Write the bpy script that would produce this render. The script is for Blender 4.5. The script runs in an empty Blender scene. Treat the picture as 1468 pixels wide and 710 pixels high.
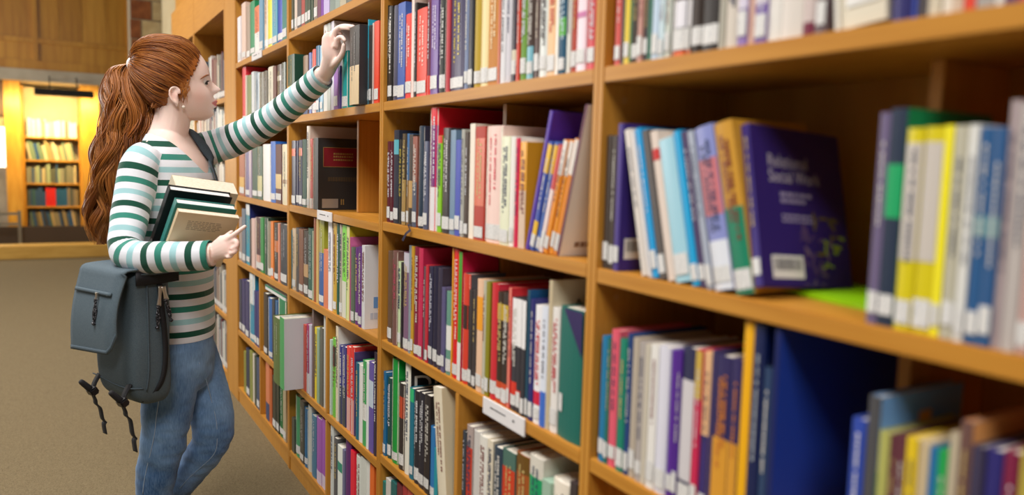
import bpy, bmesh, math, random
from mathutils import Vector, Matrix, noise, kdtree

random.seed(7)
S = bpy.context.scene
COL = S.collection

# ------------------------------------------------------------------ camera
F_PX, IW, IH = 1133.66, 1468.0, 710.0
YAW, PITCH, ROLL, EYE = .527, .1019, .0269, 1.273
_cy, _sy, _cp, _sp = math.cos(YAW), math.sin(YAW), math.cos(PITCH), math.sin(PITCH)
_cr, _sr = math.cos(ROLL), math.sin(ROLL)
_r0 = Vector((_cy, -_sy, 0)); FWD = Vector((_sy * _cp, _cy * _cp, -_sp)); _u0 = Vector((_sy * _sp, _cy * _sp, _cp))
CR = _r0 * _cr + _u0 * _sr
CU = _u0 * _cr - _r0 * _sr
CP = Vector((0, 0, EYE))
HF = HF0 = Vector((_sy, _cy, 0))    # horizontal forward
HR = Vector((_cy, -_sy, 0))         # horizontal right
cam_d = bpy.data.cameras.new('camera')
cam_d.sensor_width = 36; cam_d.sensor_fit = 'HORIZONTAL'
cam_d.lens = F_PX * 36 / IW
cam_d.clip_start = .05
cam = bpy.data.objects.new('camera', cam_d)
cam.matrix_world = Matrix(((CR.x, CU.x, -FWD.x, CP.x), (CR.y, CU.y, -FWD.y, CP.y), (CR.z, CU.z, -FWD.z, CP.z), (0, 0, 0, 1)))
COL.objects.link(cam); S.camera = cam
cam_d.dof.use_dof = True
cam_d.dof.focus_distance = 2.62
cam_d.dof.aperture_fstop = 1.75

# ------------------------------------------------------------------ light
S.view_settings.view_transform = 'Standard'; S.view_settings.look = 'None'
S.view_settings.gamma = 1; S.view_settings.use_curve_mapping = False
S.view_settings.exposure = 0.17
w = bpy.data.worlds.new('room_light'); S.world = w; w.use_nodes = True
w.node_tree.nodes['Background'].inputs[0].default_value = (1.0, .97, .93, 1)
w.node_tree.nodes['Background'].inputs[1].default_value = .085

def area(name, loc, target, sx, sy, watts, col):
    l = bpy.data.lights.new(name, 'AREA'); l.shape = 'RECTANGLE'; l.size = sx; l.size_y = sy
    l.energy = watts; l.color = col
    o = bpy.data.objects.new(name, l); COL.objects.link(o); o.location = loc
    o.rotation_euler = (Vector(target) - Vector(loc)).to_track_quat('-Z', 'Y').to_euler()
    return o
# an assumed row of unseen ceiling lamps above the aisle, and the daylight of the windows in the far left wall
for _y in (-2.4, 1.7, 5.8):
    area('ceiling_lamp_offscreen', (-1.1, _y, 4.4), (-1.1, _y, 0), 1.6, 1.6, 172, (1, .96, .91))
area('window_left_offscreen', (-5.5, 11.0, 2.3), (0, 11.0, 1.2), 3.0, 2.4, 330, (1, .97, .92))

def pixel_ray(x, y): return FWD + CR * ((x - IW / 2) / F_PX) - CU * ((y - IH / 2) / F_PX)
def on_x(x, y, X):            # point of the pixel's ray on the upright plane at distance X (the shelf fronts)
    d = pixel_ray(x, y); return CP + d * (X / d.x)
def on_z(x, y, z):
    d = pixel_ray(x, y); return CP + d * ((z - EYE) / d.z)
def on_f(x, y, F):            # point at horizontal depth F
    d = pixel_ray(x, y); return CP + d * (F / d.dot(HF0))
def project(p):
    q = p - CP; z = q.dot(FWD)
    return IW / 2 + F_PX * q.dot(CR) / z, IH / 2 - F_PX * q.dot(CU) / z

# ------------------------------------------------------------------ materials
def lin(h):
    h = h.lstrip('#'); c = [int(h[i:i + 2], 16) / 255 for i in (0, 2, 4)]
    return tuple((v / 12.92 if v <= .04045 else ((v + .055) / 1.055) ** 2.4) for v in c) + (1,)
MATS = {}
def mat(name, col=None, rough=.5, spec=.5, sheen=0, emit=None, estr=0, metal=0):
    if name in MATS: return MATS[name]
    m = bpy.data.materials.new(name); m.use_nodes = True
    b = m.node_tree.nodes['Principled BSDF']
    if col is not None: b.inputs['Base Color'].default_value = lin(col) if isinstance(col, str) else col
    b.inputs['Roughness'].default_value = rough
    b.inputs['Specular IOR Level'].default_value = spec
    b.inputs['Metallic'].default_value = metal
    if sheen: b.inputs['Sheen Weight'].default_value = sheen
    if emit: b.inputs['Emission Color'].default_value = lin(emit); b.inputs['Emission Strength'].default_value = estr
    MATS[name] = m
    return m
def nodes(m): return m.node_tree.nodes, m.node_tree.links, m.node_tree.nodes['Principled BSDF']
def noise_mat(name, c1, c2, scale=(1, 1, 1), nscale=8, detail=5, rough=.5, bump=0, bdist=.002, spec=.4, lo=.35, hi=.65, sheen=0, coord='Object'):
    if name in MATS: return MATS[name]
    m = mat(name, c1, rough, spec, sheen)
    N, L, b = nodes(m)
    tc = N.new('ShaderNodeTexCoord'); mp = N.new('ShaderNodeMapping'); mp.inputs['Scale'].default_value = scale
    L.new(tc.outputs[coord], mp.inputs[0])
    nz = N.new('ShaderNodeTexNoise'); nz.inputs['Scale'].default_value = nscale; nz.inputs['Detail'].default_value = detail
    L.new(mp.outputs[0], nz.inputs['Vector'])
    r = N.new('ShaderNodeValToRGB'); r.color_ramp.elements[0].position = lo; r.color_ramp.elements[1].position = hi
    r.color_ramp.elements[0].color = lin(c1); r.color_ramp.elements[1].color = lin(c2)
    L.new(nz.outputs[0], r.inputs[0]); L.new(r.outputs[0], b.inputs['Base Color'])
    if bump:
        bp = N.new('ShaderNodeBump'); bp.inputs['Strength'].default_value = bump; bp.inputs['Distance'].default_value = bdist
        L.new(nz.outputs[0], bp.inputs['Height']); L.new(bp.outputs[0], b.inputs['Normal'])
    return m
WOOD_V = noise_mat('oak_upright', 'ba7f2e', 'c68c38', (30, 30, 1.2), 3, 6, .42, .12, .0006)
WOOD_H = noise_mat('oak_shelf', 'b67a28', 'c48933', (30, 1.2, 30), 3, 6, .42, .12, .0006)
WOOD_B = noise_mat('oak_back', 'b67a28', 'c48933', (5, 5, 1), 3, 6, .55)
PANEL = noise_mat('wall_oak_panel', 'aa7014', 'bf8726', (6, 6, .5), 2.5, 6, .4, .1, .001)
PANEL_E = noise_mat('wall_oak_rail', '8f5c1a', 'a87024', (3, 3, 3), 2, 4, .45)
CARPET = noise_mat('carpet', '61543f', '85775b', (1, 1, 1), 260, 6, .95, .5, .004, .1, .3, .7, 0)
WHITE = mat('label_white', 'e9e8e4', .45)
PAGES = noise_mat('book_pages', 'd9d2c2', 'efe9dc', (1, 1, 1), 90, 3, .8)
INK = mat('ink', '2a2a30', .6)

# ------------------------------------------------------------------ mesh helpers
def link(name, me, m=None, parent=None):
    o = bpy.data.objects.new(name, me); COL.objects.link(o)
    if m is not None and me is not None and not me.materials: me.materials.append(m)
    if parent is not None: o.parent = parent
    return o
def tag(o, label, cat, group=None, kind=None):
    o['label'] = label; o['category'] = cat
    if group: o['group'] = group
    if kind: o['kind'] = kind
    return o
def empty(name, loc=(0, 0, 0)):
    o = bpy.data.objects.new(name, None); o.empty_display_size = .05; o.location = loc; COL.objects.link(o); return o
def box_data(a, b, V, Fc):
    x0, y0, z0 = a; x1, y1, z1 = b; n = len(V)
    V += [(x0, y0, z0), (x1, y0, z0), (x1, y1, z0), (x0, y1, z0), (x0, y0, z1), (x1, y0, z1), (x1, y1, z1), (x0, y1, z1)]
    Fc += [(n, n + 3, n + 2, n + 1), (n + 4, n + 5, n + 6, n + 7), (n, n + 1, n + 5, n + 4), (n + 1, n + 2, n + 6, n + 5), (n + 2, n + 3, n + 7, n + 6), (n + 3, n, n + 4, n + 7)]
def mesh(name, V, Fc, smooth=False):
    me = bpy.data.meshes.new(name); me.from_pydata([tuple(v) for v in V], [], Fc)
    if smooth: me.shade_smooth()
    return me
def box(name, a, b, m, parent=None, bevel=0):
    a2 = [min(a[i], b[i]) for i in range(3)]; b2 = [max(a[i], b[i]) for i in range(3)]
    c = [(a2[i] + b2[i]) / 2 for i in range(3)]
    V, Fc = [], []
    box_data([a2[i] - c[i] for i in range(3)], [b2[i] - c[i] for i in range(3)], V, Fc)
    me = mesh(name, V, Fc)
    if bevel:
        bm = bmesh.new(); bm.from_mesh(me)
        bmesh.ops.bevel(bm, geom=bm.edges[:], offset=bevel, segments=2, affect='EDGES', clamp_overlap=True)
        bm.to_mesh(me); bm.free()
    o = link(name, me, m, parent)
    o.location = Vector(c) - (parent_origin(parent) if parent else Vector())
    return o
def parent_origin(p):
    v = Vector()
    while p is not None: v += p.location; p = p.parent
    return v
def struct(o, label=None, cat=None):
    o['kind'] = 'structure'
    if label: o['label'] = label; o['category'] = cat
    return o
# ------------------------------------------------------------------ the room
D = .8165                                   # distance to the plane of the shelf fronts
struct(box('floor', (-8, -3, -.05), (D + .4, 14, 0), CARPET), 'brown speckled library carpet', 'floor')
YB = 13.0                                   # far wall
def bwz(x, y, yy=YB):                       # pixel -> point on the far wall
    d = pixel_ray(x, y); return CP + d * (yy / d.y)
STONE = noise_mat('pale_stone', 'a99b84', 'b9ad97', (1, 1, 1), 4, 4, .8, .1, .002)
LIME = noise_mat('limewash', 'c6b48c', 'd2c29c', (1, 1, 1), 3, 3, .7)
zbeam0 = bwz(75, 119).z; zbeam1 = bwz(75, 102).z
# upper oak panelling: rails, stiles and inset panels
wall = struct(box('wall_back', (-8, YB + .9, 0), (D + 6, YB + 1.05, 4.6), LIME), 'ochre rear wall behind the alcove bookcase', 'wall')
up = empty('wall_panelling', (0, YB, zbeam1)); struct(up, 'oak panelled upper wall above the alcove', 'panelling')
ztop = 4.6
PTONE = [PANEL, noise_mat('wall_oak_panel_pale', 'b67c20', 'ca9232', (6, 6, .5), 2.5, 6, .4, .1, .001), noise_mat('wall_oak_panel_deep', '9e6612', 'b27c20', (6, 6, .5), 2.5, 6, .4, .1, .001)]
xr = bwz(184, 50).x
box('backing', (-6, YB + .02, zbeam1), (xr, YB + .12, ztop), PANEL_E, up)
zr = [zbeam1, bwz(75, 91).z, bwz(75, 61).z, bwz(75, 57).z]
xs = [bwz(v, 50).x for v in (-170, -90, -5 if 0 else -32, 52, 180)]
edges = [-6.0, bwz(-200, 50).x, bwz(-78, 50).x, bwz(50, 50).x, xr]
for i in range(len(edges) - 1):
    a, b = edges[i], edges[i + 1]
    n = 1 if i < 2 else (2 if i == 2 else 4)
    for k in range(n):
        x0 = a + (b - a) * k / n; x1 = a + (b - a) * (k + 1) / n
        box('panel', (x0 + (.026 if k == 0 else .002), YB + .0, zr[2] + .036), (x1 - (.026 if k == n - 1 else .002), YB + .03, ztop), PTONE[(i * 3 + k * 2) % 3], up)
    box('panel', (a + .026, YB, zr[1] + .012), (b - .026, YB + .03, zr[2] - .026), PANEL, up)
    box('stile', (b - .03, YB - .02, zr[1]), (b + .03, YB + .03, ztop), PANEL, up)
box('rail', (-6, YB - .017, zr[2] - .03), (xr, YB + .03, zr[2] + .04), PANEL, up)
box('rail', (-6, YB - .03, zbeam1), (xr, YB + .03, zr[1] + .015), PANEL, up)
box('post', (xr, YB - .06, zbeam1), (xr + .09, YB + .06, ztop), PANEL_E, up)
struct(box('trim_1', (-6, YB - .08, zbeam0), (D + 3, YB + .85, zbeam1), STONE, bevel=.01), 'pale stone beam above the alcove', 'beam')
# brick pier to the right of the panelling
MORTAR = mat('mortar', '8a7c66', .9); BRK = noise_mat('brick_red', '6a3a20', '85502c', (1, 1, 1), 12, 4, .9, .3, .004)
BRK2 = noise_mat('brick_buff', 'a4906a', 'b5a37e', (1, 1, 1), 12, 4, .9, .3, .004)
YP = 10.2
pier = empty('wall_brick', (bwz(230, 50, YP).x, YP, 0)); struct(pier, 'chequered red and buff brick pier', 'wall')
xa = bwz(187, 30, YP).x; xb = bwz(300, 30, YP).x
box('mortar_core', (xa, YP + .012, 0), (xb, YP + .4, 4.5), MORTAR, pier)
course = (bwz(230, 60, YP).z - bwz(230, 32, YP).z) * -1
bw = bwz(218, 30, YP).x - bwz(187, 30, YP).x
zc = bwz(230, 31, YP).z - 9 * course
k = 0
while zc < 4.4:
    off = 0 if k % 2 else -.5 * bw
    x = xa + off; j = 0
    while x < xb:
        x0 = max(x + .008, xa); x1 = min(x + bw - .008, xb)
        if x1 - x0 > .03:
            px = project(Vector(((x0 + x1) / 2, YP, zc + course / 2)))[0]
            red = (j + (k % 2)) % 3 != 1 if k % 2 else (j % 3 == 0)
            red = (px < 216 and k % 2) or (px < 203 and k % 2 == 0) or px > (249 if k % 2 else 262)
            pr = random.uniform(-.004, .006)
            box('brick', (x0, YP - pr, zc + .008), (x1, YP + .05, zc + course - .008), BRK if red else BRK2, pier)
        x += bw; j += 1
    zc += course; k += 1
# alcove: jambs, bench, dark door recess
AL = noise_mat('alcove_oak', 'b57a20', 'c98f30', (6, 6, 1), 3, 4, .4)
DARKW = mat('dark_oak', '3a2816', .5)
x_l, x_r = bwz(36, 250).x, bwz(115, 250).x
zb = bwz(75, 330).z
struct(box('trim_2', (x_l - .22, YB - .02, .0), (x_l - .03, YB + .85, zbeam0), AL), 'oak jamb beside the lit alcove', 'trim')
struct(box('trim_3', (x_r + .03, YB - .05, .0), (x_r + .26, YB + .85, zbeam0), AL), 'amber lit oak jamb of the alcove', 'trim')
struct(box('wall_alcove', (x_r + .26, YB + .35, 0), (x_r + 2.2, YB + .45, zbeam0), LIME), 'yellow lit wall beyond the alcove', 'wall')
# grey stone doorway with a bright window slit
GREY = noise_mat('grey_stone', '7c7363', '948b7a', (1, 1, 1), 5, 4, .85, .15, .003)
dr = struct(box('wall_left_stone', (-6, YB + .1, 0), (x_l - .22, YB + .5, bwz(20, 165).z), GREY), 'grey stone wall left of the alcove', 'wall')
struct(box('trim_4', (-6, YB + .05, bwz(20, 182).z), (bwz(10, 175).x, YB + .1, bwz(20, 168).z), noise_mat('ochre_stone', '9a8a5c', 'a89868', (1, 1, 1), 5)), 'ochre lintel over the bright window slit', 'trim')
wn = struct(box('window_1', (-6, YB + .04, bwz(5, 240).z), (bwz(9, 200).x, YB + .099, bwz(5, 182).z), mat('window_glow', 'ffffff', emit='fff4e0', estr=1.6)), 'bright narrow window in the grey stone', 'window')
box('window_frame', (bwz(9, 200).x, YB + .02, bwz(5, 241).z), (bwz(11.5, 200).x, YB + .11, bwz(5, 181).z), DARKW, wn)
struct(box('trim_5', (-6, YB + .0, bwz(20, 166).z), (x_l - .22, YB + .5, zbeam0), noise_mat('dark_header', '4a3018', '5a3c20', (3, 3, 3), 3)), 'dark brown header over the stone doorway', 'trim')  # header coloured a darker brown than the oak jamb beside it
# low oak kerb and dark rail in front of the alcove
kz = .17; yk = on_z(75, 371, 0).y
struct(box('trim_6', (-6, yk, 0), (x_r + 2.2, yk + .35, .16), noise_mat('kerb_oak', 'b98e3e', 'c99f4e', (1, 6, 6), 3), bevel=.01), 'yellow oak kerb along the alcove step', 'kerb')
struct(box('baseboard_alcove', (-6, YB - .1, 0), (x_r + 2.2, YB - .04, .26), DARKW), 'dark oak skirting under the alcove bookcase', 'baseboard')
rail = empty('handrail', (-2, YB - .35, 0))
STEEL = mat('brushed_steel', '8d8778', .35, metal=.8)
for z in (.30, .44): box('bar', (-6, YB - .37, z), (bwz(33, 350).x, YB - .33, z + .035), STEEL, rail)
for x in (-5.2, -3.4, bwz(33, 350).x - .02, bwz(-40, 350).x): box('post', (x - .02, YB - .375, 0), (x + .02, YB - .325, .5), STEEL, rail)
tag(rail, 'low steel double handrail in front of the grey stone wall', 'handrail')
# pendant lamp over the alcove
lamp = empty('pendant_lamp', (bwz(92, 134).x, YB - .5, bwz(92, 134, YB - .5).z))
lx0, lx1 = bwz(49, 132, YB - .5).x, bwz(134, 137, YB - .5).x; lz = bwz(92, 134, YB - .5).z
BLK = mat('lamp_black', '1c1712', .5)
V, Fc = [], []
n = 0
for x in (lx0, lx1):
    s = .0 if x == lx0 else -.0
    V += [(x - lamp.location.x, -.1, -.04), (x - lamp.location.x, .1, -.04), (x - lamp.location.x, .05, .05), (x - lamp.location.x, -.05, .05)]
Fc = [(0, 1, 2, 3), (7, 6, 5, 4), (0, 4, 5, 1), (1, 5, 6, 2), (2, 6, 7, 3), (3, 7, 4, 0)]
link('shade', mesh('shade', V, Fc), BLK, lamp)
for x in (lx0 + .18, lx1 - .2): box('cord', (x - .006, YB - .506, lz + .05), (x + .006, YB - .494, zbeam0 + .04), BLK, lamp)
for x in (lx0 + .18, lx1 - .2): box('bracket', (x - .008, YB - .508, zbeam0 + .035), (x + .008, YB - .0805, zbeam0 + .051), BLK, lamp)
t = box('tube', (lx0 + .05, YB - .53, lz - .038), (lx1 - .05, YB - .47, lz - .02), mat('tube_glow', 'fff0c0', emit='ffdc90', estr=2), lamp)
tag(lamp, 'black trough pendant lamp hanging over the alcove bookcase', 'lamp')
l = area('pendant_lamp_light', ((x_l + x_r) / 2, YB - .45, lz - .09), ((x_l + x_r) / 2, YB + .3, 1.0), 1.2, .12, 46, (1, .77, .34))

# ------------------------------------------------------------------ bookcases
W, SA, T = 1.0398, 1.1383, .026
DEPTH, TOPZ, HEADZ = .30, 2.07, 2.36
BASEH = [.082, .404, .759, 1.101, 1.446, 1.768]       # tops of the shelves, bottom one first
HT = {1: BASEH, 2: [.082, .415, .761, 1.106, 1.446, 1.768], 3: [.082, .386, .757, 1.098, 1.446, 1.772], 4: [.082, .386, .755, 1.09, 1.446, 1.755]}
def y_lo(b): return SA + (b - 2) * W                   # near inner side of bay b
def y_hi(b): return SA + (b - 1) * W - .03
def bookcase(name, y0, y1, hts, label, mids, ends=(.015, .015)):
    o = empty(name, (D + DEPTH / 2, (y0 + y1) / 2, 0))
    tag(o, label, 'bookcase', 'oak library bookcases in one run')
    box('upright', (D, y0 - ends[0], 0), (D + DEPTH, y0 - .0004, HEADZ), WOOD_V, o, .0015)
    box('upright', (D, y1 + .0004, 0), (D + DEPTH, y1 + ends[1], HEADZ), WOOD_V, o, .0015)
    box('back_panel', (D + DEPTH - .012, y0, .0), (D + DEPTH, y1, HEADZ), WOOD_B, o)
    for i, z in enumerate(hts):
        s = box('shelf', (D + .0006, y0 + .0004, z - T), (D + DEPTH - .0125, y1 - .0004, z), WOOD_H, o, .0012)
        top = (hts[i + 1] - T if i + 1 < len(hts) else TOPZ)
        k = mids.get(i)
        ym = (y0 + y1) / 2
        if k is not None:
            box('divider', (D + k, ym - .009, z + .0006), (D + DEPTH - .0125, ym + .009, top - .0006), WOOD_V, o, .001)
    box('header', (D + .0006, y0 + .0004, TOPZ), (D + .022, y1 - .0004, HEADZ), WOOD_H, o, .0012)
    box('top_board', (D + .0225, y0 + .0004, TOPZ), (D + DEPTH - .0125, y1 - .0004, TOPZ + .02), WOOD_H, o)
    box('plinth', (D + .004, y0 + .0004, 0), (D + .022, y1 - .0004, hts[0] - T - .0004), WOOD_V, o)
    CAP = mat('screw_cap', 'c08a44', .4)
    V = [(0, 0, 0)] + [(math.cos(a) * .007, 0, math.sin(a) * .007) for a in [j * math.pi / 6 for j in range(12)]]
    me = mesh('screw_cap', V, [(0, j + 1, (j + 1) % 12 + 1) for j in range(12)])
    me.materials.append(CAP)
    for z in hts[1:]:
        c = link('screw_cap', me, None, o); c.location = Vector((D + .045, y1 - .0012, z - T - .028)) - o.location
        c.rotation_euler = (0, 0, 0)
    return o
mid_u = {0: 0, 1: 0}
LAB = {1: 'oak bookcase bay holding the leaning purple book and blue binder',
       2: 'oak bookcase bay with the wide white label strip on its shelf',
       3: 'oak bookcase bay the woman is reaching into',
       4: 'oak bookcase bay past the woman ending at the broad oak panel'}
MIDS = {}
for b in (1, 2, 3, 4):
    m = dict(mid_u)
    if b == 2: m[2] = m[3] = .11
    if b == 3: m[3] = .11
    if b == 1: m[2] = .12; m[3] = .14
    MIDS[b] = m
    bookcase('bookcase', y_lo(b), y_hi(b), HT[b], LAB[b], m)
yf0 = y_hi(4) + .0155
fil = struct(box('trim_7', (D, yf0, 0), (D + .32, 4.51, HEADZ + .9), WOOD_V, bevel=.002), 'broad oak pilaster between the bookcases', 'panel')
FH = [.082, .404, .759, 1.10, 1.29, 1.61, 2.07]
FH = [.082, .40, .72, 1.02, 1.30, 1.605]
for k in (0, 1):
    bookcase('bookcase', 4.54 + k * 1.07, 4.54 + k * 1.07 + 1.03, FH,
             ['oak bookcase just beyond the broad oak pilaster, behind the woman', 'second oak bookcase beyond the broad oak pilaster'][k], {}, (.029, .015))
struct(box('wall_right', (D + .33, -2, 0), (D + .45, 10.2, 4.6), LIME), 'wall behind the bookcases', 'wall')
box('upper_panel', (D + .1, yf0, HEADZ), (D + .32, 7.2, 4.5), WOOD_H, fil)

# ------------------------------------------------------------------ label holders on shelf edges
def holder(px0, px1, bay, i, label, hgt=.03, dz=0):
    z = HT[bay][i]
    a = s_of(px0, z); b = s_of(px1, z)
    o = box('label_holder', (D - .004, b, z - hgt + dz), (D - .0004, a, z + .004 + dz), mat('label_strip', 'e4e2e4', .35), bevel=.001)
    V, Fc = [], []
    L = a - b; y = L * .30
    while y > -L * .05:
        l = random.uniform(.006, .016); box_data((-.0026, y - l, .002), (-.0021, y, .0045), V, Fc); y -= l + .003
    box_data((-.0026, -L * .28, .0), (-.0021, -L * .24, .004), V, Fc)
    p = link('print', mesh('print', V, Fc), INK, o)
    tag(o, label, 'label')
def s_of(x, z, X=None):                               # distance along the shelf for pixel column x at height z
    X = D if X is None else X
    lo, hi = .05, 14
    for _ in range(50):
        m = (lo + hi) / 2
        if project(Vector((X, m, z)))[0] > x: lo = m
        else: hi = m
    return (lo + hi) / 2
holder(694.5, 754, 2, 2, 'wide white label strip clipped to the shelf edge under red books', .034)
holder(456, 477, 3, 3, 'small white label holder on the shelf below the black law book', .03)
holder(362, 376, 4, 5, 'small pale label holder on the upper shelf beside the pilaster', .03)
# ------------------------------------------------------------------ books
# one line per row: bay, shelf (0 = bottom), reference line ; then books "left right top colour [options]" in photo columns
# options: l = white call label, t=<hex> title print, b=<hex>:<from>:<to> coloured band, k=<px> lean of the top,
#          o=<m> stands out of the row, d=<m> depth of the book, p = paperback, c=<hex> cover different from spine, y=<px> measured at that line
ROWS = {}
ROWS[2, 4] = '''
549 554 10 2c302a t=c8c8c0|554 560.5 10 241f1e t=e0dcd4 l|561 569 9 4a4a62 l|569 579 5 3d5fae l|579 588 21 e6443a t=f0d8d0 l p|588 592 -9 e8d2ca|592 596 5 2a2422 l
596 610 13 e4402e t=f4d8cc l|610 615.5 -5 682c3e b=d84038:0:.2|615.5 626 -3 6a4898 t=d8d0e8 l|627 636 -9 2c302e t=d0d0cc l|637 642 -12 c04850|643 663 -10 2e2450 t=d8c020 l
663.5 669.5 -9 7c8aaa l|669.5 676 -12 32323a l|676 686.5 -18 b89a2c l|687 698 -22 ecd9a0 l|698 712 -25 c07a1e t=f0dcb0 l|712.5 715 -25 c05a30|715.5 722.5 -28 dcdce0|722.5 730 -30 d2d0d8
730.5 738 -26 38303c b=d8d0b8:.16:.32 l|738.5 743 -30 c8402c|743 752 -30 6f9a40 l|752.5 761.5 -34 4a3a34 b=7cb8c8:.0:.32 l|762 771 -34 584440 t=d0c4b0 l|771 782 -38 dfe4e0 l
783 794.5 -40 e8bd8c t=c84828 l|794.5 798.5 -44 f0ece4|798.5 808 -44 16506e b=58b040:.36:.54 t=c8dce8 l|808.5 816 -46 dcdcd4|816.5 824.5 -48 b0402e l|825 837.5 -50 efd8e2 b=c878a8:.5:.56 l|837.5 851 -50 d2404a l'''
ROWS[2, 3] = '''
553.5 558 203 5e1c2c l|558 562.3 203 561a28 l|562.5 570 187 242a3c b=58b0c0:.74:.9 l|570 574.5 200 2e2e2c t=b0a040|574.5 580 192 4a3c28 b=a88850:.0:.5 l|580 585 192 3c72a8 b=8a6a40:0:.5 l|585 590 193 3a3430 b=c09a60:.2:.5
590 596 196 9a5a4c b=505a70:0:.5 l|597 605 181 2a3a4c l|605 611 203 585e78 l|612.5 624 155 e0182e b=7a2a78:.36:.86 b=e4e0e4:0:.36|624 631 195 86c41c b=d8382c:.92:1 l|631.5 642 184 3a3436 t=c8c4c4 l|642.5 650.5 187 6a88a4 l
650.8 658 201 3f4eb0 l|658.3 663 186 a8a8a0 l|663.3 669 190 4a3c34 l|669.3 677.5 178 efe4d4|678 691.5 182 b43a2c b=d86a4c:.3:.9 l|692 715 181 f2d2c8 t=d84858 l|715.3 727 196 e4e6c8 l|727.3 734 196 f0eee8 l|734.3 741 198 f2eeea b=d01848:0:1|741.3 751 204 e8a41c b=d8bca4:0:.55
752 757 160 5030a0 k=34 c=4a2490|757.5 764 207 3c54a8 b=e8b828:.72:.98 b=e8b828:.1:.28 k=31 l|764.3 770.5 207 4c6cb4 b=e8b828:.72:.98 k=31 l|771 777 211 c84a4c b=e8d4d0:.0:.6 k=30 l|777.3 783.3 203 e8922c b=e8e0d8:.7:1 k=30 l|783.5 789.5 203 e8962e b=e8e0d8:.7:1 k=30 l|789.7 795.7 200 e08a30 b=e8e0d8:.7:1 k=30 l
796.5 800.5 152 5a1a38 k=43 c=e8e4de d=.2'''
ROWS[2, 2] = '''
554 560 360 6a5040 l|560 567 360 7a5650 t=c05068|567 573 375 c8dcb0 l|573.2 576 376 2e2a30|576.2 583.5 362 846480 b=c8c4d0:.8:1 l|583.7 587 352 8a98a0 l|587 591 353 c89a30 l|591 598 354 84183a l|598.3 604 356 c83058 c=b81c48 l
604.3 608 382 6a545c|608.2 612 380 c02838 l|612.3 618.5 382 32304a t=c8c8d8 l|618.7 625 383 2a2840 l|625.2 631 384 3a3448 l|631.2 636 412 5c5680 l|636.2 644 418 6a9a88 b=e8e8e4:.3:.6 l|644.3 647 355 e8a020|647 654 357 dd2226 t=f4d0c8 l|654.2 659 361 4a9a30 c=c41848 b=e8e4e0:.0:.3|659.3 669 392 d8402c b=3a2420:.5:.72 c=585860 l
669.5 674.6 415 3a3436 l|674.8 680 415 403a3c l|680.3 688.3 400 e8c0a0 b=f0a028:.55:.85 l|688.5 693 402 c0bca8 l|693.2 699 404 8a8418 l|699.5 709 406 d02c38 c=c82840 l|709.3 717 418 3a2a20 b=c8a838:.75:.9 b=c84820:0:.2 l|717.3 725 420 33261f b=c8a838:.75:.9 b=c84820:0:.2 l
725.3 729 412 e07868 c=d83038 l|729.3 738 426 36343c b=f0eeee:.58:1 b=d83828:.14:.26 l|738.3 744 428 2e2c34 b=f0eeee:.58:1 b=d83828:.1:.2 l|744.3 749.5 430 33323a b=f0eeee:.58:1 l|749.8 755 415 1c4a60 c=1c5a90 l|755.3 761.5 428 2a2a70 l|762 771.3 437 f0eef0 t=d03040 b=d01c40:.16:.28 l|771.5 779.5 439 dfe6f4 b=3a6ac8:.0:.3
780 785.5 401 c8b898 c=cfc4aa|786 796 440 e8e4e0 t=c03038 l|797 829 441 0f665c o=.0'''
ROWS[2, 1] = '''
545 552 532 1c6a98 y=640 l|552.3 559 541 1c4a44 y=640 l|559.5 568.5 514 109a3c y=640 l|568.8 577 549 332c2c b=c04828:.6:.85 y=650 l|577.3 585 516 e8e6da y=650 c=1c1a1e|585.3 591 556 1a7088 b=30b878:.85:1 y=660 l|591.3 599 560 2a2830 t=d8d8dc y=660 l|599.2 607 563 262430 t=d8d8dc y=660 l|607.2 615 566 2c2628 y=660 l
615.3 622 612 2a78b8 y=680 l|622.3 627 655 1a9aa8 y=690 d=.1|629.5 642 557 e6dcc4 k=-20 c=d6c6a4 y=690 o=-.018 p|645 651.5 620 2a7ac0 b=e8e8e8:.3:.6 y=690
661.5 666 618 3a4450 y=690|667 675 610 b0a09c b=c83a28:.3:.8 y=690|675.3 684.5 617 d0ccc8 y=690|684.8 695.5 625 e4e2da y=695|695.8 705 630 e0d6c0 y=695|706 717.5 641 2c3e50 y=700|718 737 646 4a6e64 b=c83c20:.25:.85 y=700|738 756.5 652 a0521c b=6a4a18:.85:1 y=700|757 776 655 d8d4c8 b=0a9a60:.2:.85 y=700|777 789 690 9ab8a4 y=705|789.5 815 691 efe6d6 y=705|817 827 693 3a3030 y=705'''
ROWS[2, 0] = '''
548 553 691 1a7a70 y=705|553.3 560 688 d8d4cc y=705|560.5 568 692 2a6a68 y=705|568.5 577 695 7a3038 y=708|577.5 584 697 b03a3c y=708|584.5 592 699 c05048 y=709|592.5 600 701 58605c y=709'''
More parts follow.
